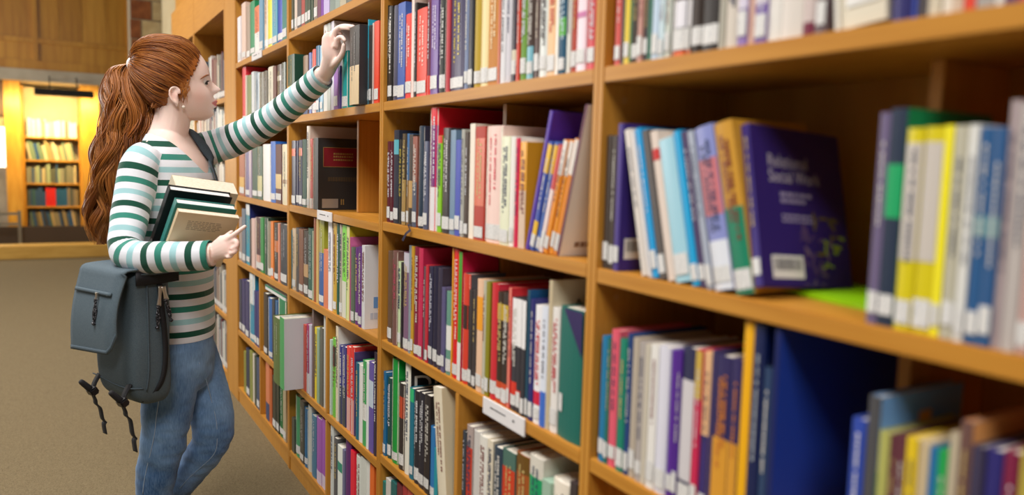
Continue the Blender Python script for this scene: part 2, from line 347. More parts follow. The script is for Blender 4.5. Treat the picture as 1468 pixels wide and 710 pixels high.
ROWS[1, 4] = '''
880.5 888 -60 c83a30 l|888.3 893 -62 3a302c|893.5 900.5 -60 dcc020 l|901 903 -66 4a7a50|903.3 912 -62 3a3028 l|912.3 919 -64 b88478 l|919.3 927 -66 33282a l|927.3 932 -60 2a6a54|933 941.5 -66 b8cce0 l|941.7 949 -70 c8dce4 l|949.3 958 -70 ccd2c8 l
959.5 985.5 -72 33302e b=e4e2ea:.26:.52 b=d86030:0:.05 l|987.5 1005 -76 332822 l|1006 1029 -76 2a2422 l|1029.5 1037 -80 aaa698|1038 1055 -80 cfc6ba|1056 1069 -84 8a70b0 b=d8d0e4:.35:.7 l|1069.3 1080 -86 d0a898|1080.5 1097 -88 7a62a8 b=d8d0dc:.36:.7 l|1099 1117.5 -90 e0dcd6|1118 1149 -92 d8d0c8|1149.5 1166 -96 c8b8b4 b=701838:.0:.12
1168 1182 -100 6a5a60 l|1197 1203 -90 e8e4da k=-9|1204 1270 -84 dcd4c0 k=-6|1275 1306 -110 2c2a68 t=b04848|1306.3 1312 -112 2a44a8|1315 1328 -112 4a4448|1330 1347 -114 cfc4ae|1351 1364 -116 e0d6c6|1364.5 1380 -118 c8b09a|1382 1397 -120 d8402c|1399 1425 -122 a09c98|1427 1438 -124 d8d8d4|1440 1458 -126 4a3068|1459 1478 -128 a83a5c|1479 1500 -128 c8c0b4'''
ROWS[1, 3] = '''
863.2 870.5 195 453a34 l|870.8 877.5 195 4a403a l|877.8 885 178 4a3a86 c=38287a l
920 929 189 d8d0c8 k=-28|930 934 190 e8e4e4 k=-28|935 944.5 187.5 1a9ad8 k=-29 l|945 956 190 5a5452 k=-28 l|956.5 968 192 e0d0c4 k=-30 b=c83030:.8:.88|968.5 991 205 a0cfe0 k=-31 l|992 1003 193 18a0d8 k=-35 l|1003.5 1013 193 4a3c64 k=-35 l|1013.5 1023 192 a8b0c0 k=-34 l|1024 1052 188 8a92cc b=c87880:.45:.8 b=e0e4ee:.0:.3 k=-36 l|1054 1082 181.5 c8922c b=1a8060:.0:.5 k=-38 l
1084 1097 197 3a2a78 k=-34 c=33236c l d=.185
1241 1255 163 6a5e80 l|1255.5 1278 157 1c2c44 b=10a060:.5:.75 c=0c7a4c l|1279.5 1302 185 d8c81c b=c8c0b8:.35:.93 l|1304 1331 183 d6c61a b=c8c0b8:.35:.93 l|1332 1343 181 f4e820 l|1345 1364 181 b8b4a0 l|1364.5 1378 180 dcdcd8 l|1381 1398 184 2c5a8c b=7098a0:.5:.6 l|1398.5 1416 184 2a5688 b=7098a0:.5:.6 l|1417.5 1432 146 a8989a|1433 1452 150 b8b0ac|1453 1472 152 4a4440 b=c8a49c:0:.55 l|1473 1492 170 8a2030'''
ROWS[1, 2] = '''
857.5 865 481 1878a8 y=630 l|865.2 870 485 1a6a60 y=640 l|870.3 881 472 e05a70 y=640 l|882 892 485 108068 y=645 l|892.3 899.3 477 22427c y=650 l|899.6 908.5 483 b8ac9c y=660 l|909 918 489 b0a8a4 y=660 l|918.3 925 492 c8c0b0 y=660|925.3 936 493 e8e6e2 y=680 l|936.3 951 495 dcdcea y=690 l|951.5 962 501 5a2a98 y=690 l|962.3 969 502 4a1a88 y=690 l
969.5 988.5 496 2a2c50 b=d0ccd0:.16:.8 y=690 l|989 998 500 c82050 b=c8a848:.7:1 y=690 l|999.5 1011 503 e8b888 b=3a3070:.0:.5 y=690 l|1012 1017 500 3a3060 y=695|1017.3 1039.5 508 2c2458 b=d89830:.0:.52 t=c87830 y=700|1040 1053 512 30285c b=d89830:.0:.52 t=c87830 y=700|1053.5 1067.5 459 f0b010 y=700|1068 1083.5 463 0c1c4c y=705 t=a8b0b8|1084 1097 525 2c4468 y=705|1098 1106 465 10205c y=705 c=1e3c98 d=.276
1215 1234 599 2c48a8 y=705|1236 1253.5 566 4a4a4e c=6a9ad0 y=705|1254 1269 618 b0b060 y=705|1270 1282 624 5c2c38 y=705|1282.3 1294 624 60303c y=705|1294.5 1310 627 e0c020 y=705|1310.5 1328 632 c8b490 y=705|1328.5 1340 642 1a6aa0 y=705|1341 1354.5 645 20a050 b=c8d020:.3:.5 y=705|1356 1369 620 b8ac94 y=705|1369.5 1387 603 6a4c48 c=d89858 y=705|1388 1406 640 3a3450 y=705 b=8a8898:0:.4|1406.5 1433 644 2c2870 b=8a88b0:0:.25 y=705|1434.5 1459 648 7a1840 y=705|1460 1474 645 b0a040 y=705'''
ROWS[3, 5] = '''
418 421 -30 2c4030 l|421.3 426 -34 d8c4b4 l|426.3 432 -32 4a4444 l|432.3 437 -36 a83c38 l|437.3 441 -38 2a4a38 l|441.2 445 -38 284636 l|445.2 449 -38 2c4a3a|450 455 -42 8a7868 l|455.3 460 -44 6a3058|460.3 463.5 -46 7a3aa8|464 472 -48 c0b0dc|473 480 -52 7a8a84|480.3 487 -54 90a098|487.3 496 -58 b0a890|496.3 505 -62 606a64|505.3 515 -66 884838|515.3 527 -70 d0c8b8|527.3 540 -76 3a4a5c'''
ROWS[3, 4] = '''
411.2 421 79 1e4a3a c=1c4838 b=d8a818:.28:.5 t=a89848 o=-.021 d=.24|433.5 440 80 8a6a50 b=3a4a70:.0:.5|441 445.7 76 23499c l|446 452 71 d84430 b=e8e4e0:0:.1 l|452.3 457 66 186a90 l|457.3 462 66 a8cce0 l|462.5 468 26 dcdad4 c=d8d8d8|468.3 473 28 b8bcb4|474 478 30 d4d0dc c=cfc6c0|478.5 484.5 100 8a50b0 l|485 487 102 4a3a80|487.5 496.5 74 18a0a0 l
499.5 513 38 33302e b=d8c098:.0:.5 c=2e3236 t=6a6a6c o=-.03|514 519.5 33 28b4d4 b=58646e:.0:.55 l|519.8 524 40 4a4442 l|524.3 528.5 38 5a544c l|528.7 532 37 3a3634 l|532.2 535 34 d8c0b8 l|535.3 541.8 31 e8482c l'''
ROWS[3, 3] = '''
417 422.5 202 2a2c4c b=d85a38:.76:.88 l|422.8 427 202 30304e l|427.3 432 201 282a48 b=d85a38:.76:.88 l|432.3 438 200 1c4a3c l|438.5 442.3 181 e0d4c4 c=e2cdbf d=.26 l|442.6 447.5 199 c03a2c b=e8e0d8:.0:.15|447.8 454.5 198 2c2a2a d=.2'''
ROWS[3, 2] = '''
413.8 417 329 1a88a8|417.2 423 328 d0b898 l|423.2 428 327 4a4648|428.2 434 329 8a5a48 l|434.2 440.5 331 3c3028 b=c8a070:.3:.5 l|440.7 447 328 1a5a4c l|447.2 448.2 331 c8dcc0|448.3 452 309 a05a38|452.2 456 310 c8a860|456.2 463 312 9a9a20 b=2c5a9c:.0:.62 l|463.3 469 358 d87a54|469.3 475 316 e8e8ee|476 481 318 c8a030 l|481.2 485 318 2a5a4a|485.2 489 320 b8b0a0 l|489.3 495.5 318 84e050 b=d8d8c8:.0:.4
496 500 320 e0e0a0 c=c8b830|500.2 501.3 340 d068a0|501.5 506.5 355 5a6a58 l|506.7 511.7 355 6a3a80 l|512 517 354 663680 l|517.5 522 352 e4e6ea c=e2e5ea d=.21'''
ROWS[3, 1] = '''
389 400 455 5f7a3c o=-.074 d=.25|400.3 407 456 4ab46a o=-.074 d=.24 c=d4d6dc|435 438 466 d85a48|438.2 443 466 a8286c b=e8e4e8:.0:.3|443.2 446.5 466 c0bccc c=e0dede|446.7 449.5 438 6a5450 c=d8d8d8|449.7 454 470 e0c81c|454.2 457.5 472 8aa890|457.8 462 470 5a5a50|462.3 465.8 440 c8c8c4
472.5 474.5 487 c0d0c8|474.7 480.5 485 6ab83a b=2a4030:.65:.9|480.8 484 468 d8ccb0 c=dcdcd6|484.5 489.5 496 3a3a80 b=4a5058:.0:.5|489.8 495 497 35357a b=3a4048:.0:.5|495.5 500.5 497 e8463c b=d8a8a0:.0:.4|500.8 506 497 e24038 b=d8a8a0:.0:.4|506.3 508.3 505 4a3a70|508.6 512.5 520 1a6a80|513 518 523 e8e8e4|518.3 523.5 517 4aa860 b=e8e8e4:.3:.5|523.8 527 520 e4e8e8|527.3 534 519 6a5aa8 b=c8d8e8:.5:.8|534.3 538 505 3a3040'''
ROWS[3, 0] = '''
418.5 422 600 4a5048 y=640|422.3 429.3 568 3a9a68 y=640 l|429.6 435 575 4a4a44 y=650 l|435.3 440 586 1a6a9c y=650 l|440.3 445.5 582 c8ccc4 y=660|445.8 452 596 4a7a98 y=665|453 460 600 a45cb4 b=d8c8dc:.0:.2 y=670|460.3 467 601 a054b0 b=d8c8dc:.0:.2 y=670
472.5 477 610 d0d4d0 y=690|477.3 482.5 628 5a5a5c y=690|483.5 490 640 e0e4dc b=2a8a70:.6:.75 y=690|490.3 494 645 6a6a8a y=690|494.3 502 616 5c2468 y=690|502.3 508 647 e8203c y=690|509 517 655 d8dcd4 y=690|517.3 524.5 658 d4d8d0 y=690|524.8 530 660 e0e2dc y=690|530.3 536 667 e8702c b=3a2820:.75:.9 y=695'''
ROWS[4, 5] = '''
341 345.3 24 e4e0e4 b=e06030:.1:.35 l|346.5 352 4 dcc0b0 l|352.3 357.5 8 a08a78 l|358 364.5 2 168a58 l|365 371.5 9 e87a50 b=e8e4e0:.0:.45|372 377 -6 6a9ab8 l|377.3 383 -6 d8bca0 l|383.3 389.5 -8 e8e030 l|389.8 397 -12 58a0b8 l|397.3 404.5 -16 1048b8 l|404.8 411 -18 2a8078 b=d8e0d8:.4:.6 l'''
ROWS[4, 4] = '''
347 352 95 d82838 l|352.3 354 108 d8d0c0|354.3 360 108 7a8a58|361 364.5 103 d8dce0|364.8 371.3 105 8aa0b0 c=a8c8dc|371.6 377 104 6a6a5c|377.3 383 102 5c5a50|383.3 391 96 e0d8c0|391.5 396 95 6a4038|396.3 402.5 93 4a4240 b=c8c4bc:.7:.8|402.8 408 90 4a5a50'''
ROWS[4, 3] = '''
343 350 213 a85a38 b=d8a848:.1:.4 l|350.3 357 212 5a4a80 l|357.3 360.5 213 b0a0b8|361 368 210 3c5a48 l|368.3 375 210 3a5644 b=c8c088:.1:.45 l|375.5 387 207 e8e8ea|387.3 394 203 1c64c0 l|394.3 403 207 5a2420 b=d8b878:.25:.5 l|403.3 410.8 207 e0d4b0 b=8a6028:.35:.42'''
ROWS[4, 2] = '''
343 347 312 a08a80 l|347.3 352 300 6a7888 l|352.3 358 293 1a90a8 b=e4e8ea:.82:1 c=1c2c70 l|358.3 360.8 315 4a3a38|361 365.5 314 e8c8c0|365.8 373.3 312 4a1c2c b=d8a898:.1:.3 l|373.6 378 313 1a8a3c l|378.3 383 312 1c4030 c=1c3c2c|383.3 388 318 8a8068 l|388.3 392 318 e8802c l|392.3 398 320 2c2420 b=c86820:.5:.7 l|398.3 401 321 d89078|401.3 410.5 322 2c3440 l'''
ROWS[4, 1] = '''
343.5 346.5 402 2c2c40 l|346.8 351.5 402 38386a l|351.8 356.5 403 3a3a6c l|357 364.5 393 2a88a8 b=e0e4e8:.55:1 l|364.8 368 418 2a2c70 l|368.3 371.5 418 2c2e72 l|371.8 374 419 282a68 l|378 383 421 3a3430 l|383.3 390 428 1c60a8 l|390.3 394 430 2a2c34|394.3 398 432 3a6a9a|398.3 409 430 168050'''
ROWS[4, 0] = '''
350 353 505 8a8a38|353.3 358 501 1c2844 l|358.3 362 504 8a9048|362.3 365 508 d8d0c0|365.3 368 512 2c4038|368.3 372 515 3a4a68 l|372.3 375 516 34466a l|381 386 520 d88058 b=28406c:.0:.3|386.3 390 530 c05a28|391 395.5 540 2a3028 l|395.8 400 541 2c342a l|400.3 405.5 548 0c6a30 l|405.8 410 550 b8a888 l'''

NAMED = [('black', '25211f'), ('charcoal', '47454a'), ('grey', '8a8a88'), ('pale grey', 'c0bdb8'), ('white', 'e8e6e2'), ('cream', 'e2d8bc'), ('beige', 'c4b298'), ('brown', '6a4a38'), ('dark brown', '453229'),
         ('tan', 'b08a58'), ('red', 'd2302c'), ('crimson', 'b81c44'), ('maroon', '5c1c2c'), ('pink', 'e0a0a8'), ('salmon', 'e07868'), ('orange', 'e07a2c'), ('rust', 'a0502c'), ('peach', 'ecc4a4'), ('gold', 'c09a2c'),
         ('yellow', 'e4d424'), ('olive', '8a8630'), ('lime', '88cc30'), ('green', '2a9048'), ('dark green', '1e4638'), ('sage', '7a9478'), ('teal', '1a7a7c'), ('cyan', '28a8cc'), ('light blue', 'a4c8dc'), ('blue', '2c64b4'),
         ('steel blue', '5c80a0'), ('navy', '262c58'), ('slate', '4c586a'), ('violet', '5a3898'), ('purple', '6a3078'), ('lilac', 'a894c4'), ('magenta', 'a82868')]
NAMED = [(n, lin(h)) for n, h in NAMED]
def colour_name(h):
    c = lin(h)
    return min(NAMED, key=lambda n: sum((c[i] ** .45 - n[1][i] ** .45) ** 2 for i in range(3)))[0]
def gl(c, r=None):
    return mat('cover_' + c, c, .34 + (int(c, 16) % 7) * .03, .5)
def book_mesh(t, h, d, hard, rnd):
    """cover: boards + rounded spine.  local x into the shelf, y across, z up; spine at x=0"""
    b = .0022 if hard else .0008
    V, Fc = [], []
    n = 5; out = []; inn = []
    bulge = min(t * .16, .006) * rnd
    for i in range(n + 1):
        u = i / n; y = t * u
        x = bulge * (1 - 4 * u * (1 - u))
        out.append((x, y))
    prof = [(d, 0)] + out + [(d, t)]
    bk = [(d, b)] + [(min(max(x + b, b), d), min(max(y, b), t - b)) for x, y in out] + [(d, t - b)]
    m = len(prof)
    for z in (0, h):
        V += [(x, y, z) for x, y in prof] + [(x, y, z) for x, y in bk]
    N = 2 * m
    for i in range(m - 1):
        Fc.append((i + 1, i, N + i, N + i + 1))
        Fc.append((m + i, m + i + 1, N + m + i + 1, N + m + i))
        Fc.append((N + i + 1, N + i, N + m + i, N + m + i + 1))
        Fc.append((i, i + 1, m + i + 1, m + i))
    for a, c in ((0, m), (m - 1, N - 1)):
        q = (a, c, N + c, N + a); Fc.append(q if a == 0 else tuple(reversed(q)))
    return mesh('book', V, Fc)
ORD = lambda n: str(n) + ('th' if 10 <= n % 100 <= 20 else {1: 'st', 2: 'nd', 3: 'rd'}.get(n % 10, 'th'))
SHELFN = ['bottom shelf', 'second shelf up', 'third shelf up', 'fourth shelf up', 'fifth shelf up', 'sixth shelf up']
BAYN = {1: 'blue binder bay', 2: 'wide white label bay', 3: 'bay being reached into', 4: 'bay beside oak pilaster'}
SPECIAL = {}
books = []
for (bay, sh), txt in ROWS.items():
    z = HT[bay][sh]
    idx = 0
    last = None
    ents = [e for line in txt.strip().split('\n') for e in line.split('|')]
    for e in ents:
        f = e.split(); x0, x1, yt = map(float, f[:3]); colr = f[3]; idx += 1
        o = {'bands': []}
        for q in f[4:]:
            if q in 'lp': o[q] = 1
            elif q[0] == 'b' and q[1] == '=': c, u, v = q[2:].split(':'); o['bands'].append((c, float(u), float(v)))
            else: o[q[0]] = q[2:]
        sb = .008 + random.uniform(-.002, .002) + float(o.get('o', 0))
        X = D + sb
        if 'y' in o:
            s0 = on_x(x0, float(o['y']), X).y; s1 = on_x(x1, float(o['y']), X).y
        else:
            s0 = s_of(x0, z, X); s1 = s_of(x1, z, X)
        k = float(o.get('k', 0))
        if float(o.get('o', 0)) < -.02: pass
        xc = (x0 + x1) / 2
        top = on_x(xc + k, yt, X)
        h = max(.14, min(top.z - z, (HT[bay][sh + 1] - T if sh < 5 else TOPZ) - z - .006))
        s0 = min(s0, y_hi(bay) - .0018); s1 = max(s1, y_lo(bay) + .0008)
        if last is not None and s0 > last - .0004 and k == 0: s0 = last - .0004
        if last is not None and k and s0 > last - .0004: s1 -= s0 - (last - .0004); s0 = last - .0004
        kd_ = MIDS[bay].get(sh); ym = (y_lo(bay) + y_hi(bay)) / 2; deep = None
        if kd_ == 0 and k == 0 and s0 > ym - .0095 and s1 < ym + .0095:      # keep clear of the flush divider
            if (s0 + s1) / 2 > ym: s1 = ym + .0098
            else: s0 = ym - .0098
        if kd_ and s0 > ym - .03 and s1 < ym + .03: deep = kd_ - .004 - sb
        t = max(s0 - s1, .004)
        s1 = s0 - t
        last = s1
        lean = 0
        if k:
            smid = (s0 + s1) / 2
            lean = math.atan2(smid - top.y, top.z - z)      # + : top towards the near end
            lean = max(-.5, min(.5, lean)); h = min(h / math.cos(lean), .32)
            t *= math.cos(lean)
        d = float(o.get('d', min(.22, max(.12, h * .68)) * random.uniform(.92, 1.05)))
        if deep and d > deep: d = deep
        pxw = (x1 - x0) * min(max(710 - yt, 0), abs(project(Vector((X, s1, z)))[1] - max(yt, 0)))
        books.append(dict(bay=bay, sh=sh, i=idx, n=len(ents), s0=s0, s1=s1, t=t, h=h, d=d, X=X, z=z, col=colr, lean=lean, o=o, size=pxw))
for i, a_ in enumerate(books):                        # neighbours that lean together lean alike
    if a_['lean'] and not a_.get('done'):
        run = [a_]
        while i + len(run) < len(books):
            q_ = books[i + len(run)]
            if (q_['bay'], q_['sh']) != (a_['bay'], a_['sh']) or q_['lean'] * a_['lean'] <= 0: break
            run.append(q_)
        m_ = sum(q_['lean'] for q_ in run) / len(run)
        if m_ > 0:
            for q_ in run: m_ = min(m_, math.asin(min(.5, (q_['s1'] - y_lo(q_['bay']) - .0015) / q_['h'])))
        if m_ < 0 and i and (books[i - 1]['bay'], books[i - 1]['sh']) == (a_['bay'], a_['sh']):      # rests against the upright book before it
            m_ = -min(-m_, math.asin(max(.02, min(.5, (books[i - 1]['s1'] - a_['s0'] - .001) / a_['h']))))
        for q_ in run: q_['t'] = max(.0035, q_['t'] / math.cos(q_['lean']) * math.cos(m_) - .0009); q_['lean'] = m_; q_['done'] = 1
books.sort(key=lambda b: -b['size'])
LEFT_OF = 'woman\'s end'
def book_pose(b):
    if b['lean'] >= 0:      # pivot on the near bottom edge
        return Matrix.Translation((b['X'], b['s1'], b['z'] + .0006)) @ Matrix.Rotation(b['lean'], 4, 'X')
    M = Matrix.Translation((b['X'], b['s0'], b['z'] + .0006)) @ Matrix.Rotation(b['lean'], 4, 'X')
    M = M @ Matrix.Translation((0, -b['t'], 0))
    if b['o'].get('c') == '33236c': M = M @ Matrix.Translation((0, 0, .017)) @ Matrix.Rotation(.07, 4, 'Y')   # slumped on its outer corner
    return M
def spine_quad(V, Fc, t, y0, y1, z0, z1, bulge, off):
    """a patch lying on the rounded spine"""
    n = 3; base = len(V)
    for i in range(n + 1):
        y = y0 + (y1 - y0) * i / n; u = y / t
        x = bulge * (1 - 4 * u * (1 - u)) - off
        # small chord correction so the patch stays proud of the faceted spine
        V.append((x, y, z0)); V.append((x, y, z1))
    for i in range(n):
        a = base + 2 * i; Fc.append((a, a + 1, a + 3, a + 2))
def title_print(t, z0, z1, bulge, rng):
    V, Fc = [], []
    cols = 1 if t < .022 else 2
    for c in range(cols):
        yc = t * (.5 if cols == 1 else (.36 + .28 * c)); hw = min(t * .12, .0035)
        zz = z1 - rng.uniform(0, .02)
        stop = z0 + rng.uniform(0, .3) * (z1 - z0)
        while zz > stop:
            l = rng.uniform(.0025, .006)
            spine_quad(V, Fc, t, yc - hw, yc + hw * rng.uniform(.3, 1), zz - l, zz, bulge, .0011)
            zz -= l + rng.choice((.0012, .0012, .002, .006))
    return mesh('title_print', V, Fc)
STICK = noise_mat('call_label', 'a2a4ac', 'e4e3e0', (1, 60, 60), 6, 2, .4, lo=.34, hi=.5)
NIND = 322
stuffV, stuffF, stuffM, stuff_mats = [], [], [], []
def add_stuff(V, Fc, m):
    if m not in stuff_mats: stuff_mats.append(m)
    i = stuff_mats.index(m); n = len(stuffV)
    stuffV.extend(V); stuffF.extend([tuple(n + q for q in f) for f in Fc]); stuffM.extend([i] * len(Fc))
def page_box(b):
    bt = .0024 if not b['o'].get('p') else .0009
    V, Fc = [], []
    box_data((.004, bt, .003), (b['d'] - .004, max(b['t'] - bt, bt + .0005), b['h'] - (.0035 if not b['o'].get('p') else .0006)), V, Fc)
    return V, Fc
BOOKS = {}
for n, b in enumerate(books):
    rng = random.Random(n * 31 + b['bay'])
    o = b['o']; t, h = b['t'], b['h']; hard = not o.get('p')
    rnd = rng.choice((.25, .6, 1.0)) if t > .012 else .2
    bulge = min(t * .16, .006) * rnd
    M = book_pose(b)
    if n >= NIND:
        V, Fc = [], []; box_data((0, 0, 0), (b['d'], t, h), V, Fc)
        add_stuff([tuple(M @ Vector(v)) for v in V], Fc, gl(b['col']))
        if o.get('l'):
            V, Fc = [], []; spine_quad(V, Fc, t, t * .05, t * .95, .012, .045, 0, .001)
            add_stuff([tuple(M @ Vector(v)) for v in V], Fc, STICK)
        continue
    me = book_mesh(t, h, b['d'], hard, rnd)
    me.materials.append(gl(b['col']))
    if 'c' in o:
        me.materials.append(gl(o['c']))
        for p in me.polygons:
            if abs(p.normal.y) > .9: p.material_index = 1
    ob = link('book', me); ob.matrix_world = M
    BOOKS[b['bay'], b['sh'], b['i']] = (ob, b, bulge)
    link('page_block', mesh('page_block', *page_box(b)), PAGES, ob)
    for c, u, v in o['bands']:
        V, Fc = [], []; spine_quad(V, Fc, t, t * .01, t * .99, h * u + .0005, h * v - .0005, bulge, .0005)
        link('colour_band', mesh('colour_band', V, Fc), gl(c), ob)
    tc = o.get('t')
    if not tc and b['col'] != '0f665c' and t > .009 and rng.random() < .55:
        L = lin(b['col']); lum = .3 * L[0] + .6 * L[1] + .1 * L[2]
        tc = rng.choice(('d8d4cc', 'c8b070', 'd0d0d8')) if lum < .3 else rng.choice(('4a4448', '7a2c2c', '2c3c60'))
    if tc:
        link('title_print', title_print(t, h * .3, h * .93, bulge, rng), gl(tc), ob)
    if o.get('l'):
        lh = rng.uniform(.022, .034); z0 = rng.uniform(.006, .016)
        V, Fc = [], []; spine_quad(V, Fc, t, t * .04, t * .96, z0, z0 + lh, bulge, .0014)
        link('call_label', mesh('call_label', V, Fc), STICK, ob)
    size = 'thick' if t > .04 else ('slim' if t < .013 else '')
    tall = 'tall' if h > .275 else ('short' if h < .2 else '')
    adj = ' '.join(q for q in (tall, size) if q)
    endn = 'end panel' if b['bay'] == 4 else "woman's end"
    lab = f"{adj + ' ' if adj else ''}{colour_name(b['col'])} book, {ORD(b['i'])} from {endn}, {SHELFN[b['sh']]}, {BAYN[b['bay']]}"
    tag(ob, lab, 'book', f"books on the {SHELFN[b['sh']]} of the {BAYN[b['bay']]}")
print('books', len(books), 'individual', min(NIND, len(books)))
# ------------------------------------------------------------------ prints and labels on covers, small shelf details
def cover_patch(ob, name, rects, m, off=.0005):
    V, Fc = [], []
    for x0, x1, z0, z1 in rects:
        n = len(V); V += [(x0, -off, z0), (x1, -off, z0), (x1, -off, z1), (x0, -off, z1)]; Fc.append((n, n + 1, n + 2, n + 3))
    return link(name, mesh(name, V, Fc), m, ob)
def text_mesh(txt, size):
    cu = bpy.data.curves.new('print', 'FONT'); cu.body = txt; cu.size = size; cu.space_line = .85; cu.resolution_u = 3
    o = bpy.data.objects.new('print_tmp', cu); COL.objects.link(o)
    dg = bpy.context.evaluated_depsgraph_get(); dg.update()
    me = bpy.data.meshes.new_from_object(o.evaluated_get(dg)); bpy.data.objects.remove(o); bpy.data.curves.remove(cu)
    return me
def cover_text(ob, txt, size, x, z, m, off=.0007, width=None):
    me = text_mesh(txt, size)
    w_ = max(v.co.x for v in me.vertices); k = (width / w_) if width else 1
    for v in me.vertices: v.co = Vector((x + v.co.x * k, -off, z + v.co.y))
    me.materials.clear(); return link('cover_text', me, m, ob)
def barcode(ob, x0, x1, z0, z1):
    lb_ = cover_patch(ob, 'barcode_label', [(x0, x1, z0, z1)], WHITE, .0005)
    r_ = []; x = x0 + .005; rg_ = random.Random(5)
    while x < x1 - .006:
        w_ = rg_.uniform(.0006, .0018); r_.append((x, x + w_, z0 + (z1 - z0) * .35, z1 - .004)); x += w_ + rg_.uniform(.0006, .0016)
    cover_patch(lb_, 'barcode', r_, INK, .0008)
def dashes(x0, x1, z, h_, rg_, lo=.004, hi=.012):
    r_ = []; x = x0
    while x < x1: l_ = rg_.uniform(lo, hi); r_.append((x, min(x + l_, x1), z, z + h_)); x += l_ + .0022
    return r_
rq = random.Random(2)
# big purple book leaning on the row
pb_, b_, _ = BOOKS[1, 3, 15]; hB, dB = b_['h'], b_['d']
LILAC = mat('print_lilac', '9a90b0', .6); PALE = mat('print_pale', 'c4bcc8', .6)
cover_text(pb_, 'Relational\nSocial Work', .026, .030, hB * .745, PALE, width=.105)
cover_patch(pb_, 'subtitle_print', dashes(.05, .115, hB * .56, .006, rq) + dashes(.05, .10, hB * .52, .006, rq) + dashes(.05, .11, hB * .43, .004, rq) + dashes(.05, .115, hB * .40, .004, rq), LILAC)
barcode(pb_, .022, .085, hB * .05, hB * .19)
for col_, n_, x_, z_ in (('6a5a30', 9, .135, .30), ('5a4470', 12, .10, .22), ('8a9a38', 7, .15, .24), ('76607c', 8, .12, .12)):
    V, Fc = [], []
    for k in range(n_):                      # leafy artwork along the lower outer edge
        cx, cz = x_ + rq.uniform(-.03, .03), hB * (z_ + rq.uniform(-.13, .16)); cx = min(max(cx, .09), dB - .014); a0_ = rq.uniform(0, 6.28); n0 = len(V)
        ll, lw = rq.uniform(.006, .012), rq.uniform(.002, .004)
        for j in range(8):
            a = j / 8 * 6.28; p = Vector((math.cos(a) * ll, math.sin(a) * lw)); c_, s_ = math.cos(a0_), math.sin(a0_)
            V.append((cx + p.x * c_ - p.y * s_, -.0006 - .0001 * (k % 5), max(.002, cz + p.x * s_ + p.y * c_)))
        Fc.append(tuple(range(n0, n0 + 8)))
    link('cover_art', mesh('cover_art', V, Fc), gl(col_), pb_)
pb2, b2, _ = BOOKS[1, 3, 3]; barcode(pb2, .012, .07, .02, .055)
tag(pb_, 'large purple book titled Relational Social Work leaning on the row', 'book', pb_['group'])
# black law book with a red panel
lb, b_, _ = BOOKS[3, 3, 7]; hB, dB = b_['h'], b_['d']
tp_ = cover_patch(lb, 'title_panel', [(.022, dB - .01, hB * .60, hB * .875)], mat('panel_crimson', '7c1020', .45))
GOLD = mat('print_gold', 'a08048', .4)
bw0 = .0016
x0, x1, z0, z1 = .022, dB - .01, hB * .60, hB * .875
cover_patch(tp_, 'panel_border', [(x0, x1, z0, z0 + bw0), (x0, x1, z1 - bw0, z1), (x0, x0 + bw0, z0, z1), (x1 - bw0, x1, z0, z1)], GOLD, .0009)
cover_patch(tp_, 'gilt_title', dashes(.06, .135, hB * .775, .006, rq, .004, .009) + dashes(.06, .135, hB * .735, .006, rq, .004, .009) + dashes(.06, .135, hB * .690, .006, rq, .004, .009), GOLD, .0010)
cover_patch(lb, 'gilt_mark', dashes(.04, .15, hB * .40, .016, rq, .004, .01), mat('gilt_dull', '4a3c28', .5), .0008)
cover_patch(lb, 'gilt_mark', [(.088, .092, hB * .07, hB * .15), (.096, .100, hB * .07, hB * .15)], GOLD, .0008)
cover_patch(lb, 'silver_label', [(.018, .078, hB * .025, hB * .155)], mat('silver_foil', 'b8bcc0', .3, metal=.6), .0007)
tag(lb, 'black law book with red title panel and silver label on its cover', 'book', lb['group'])
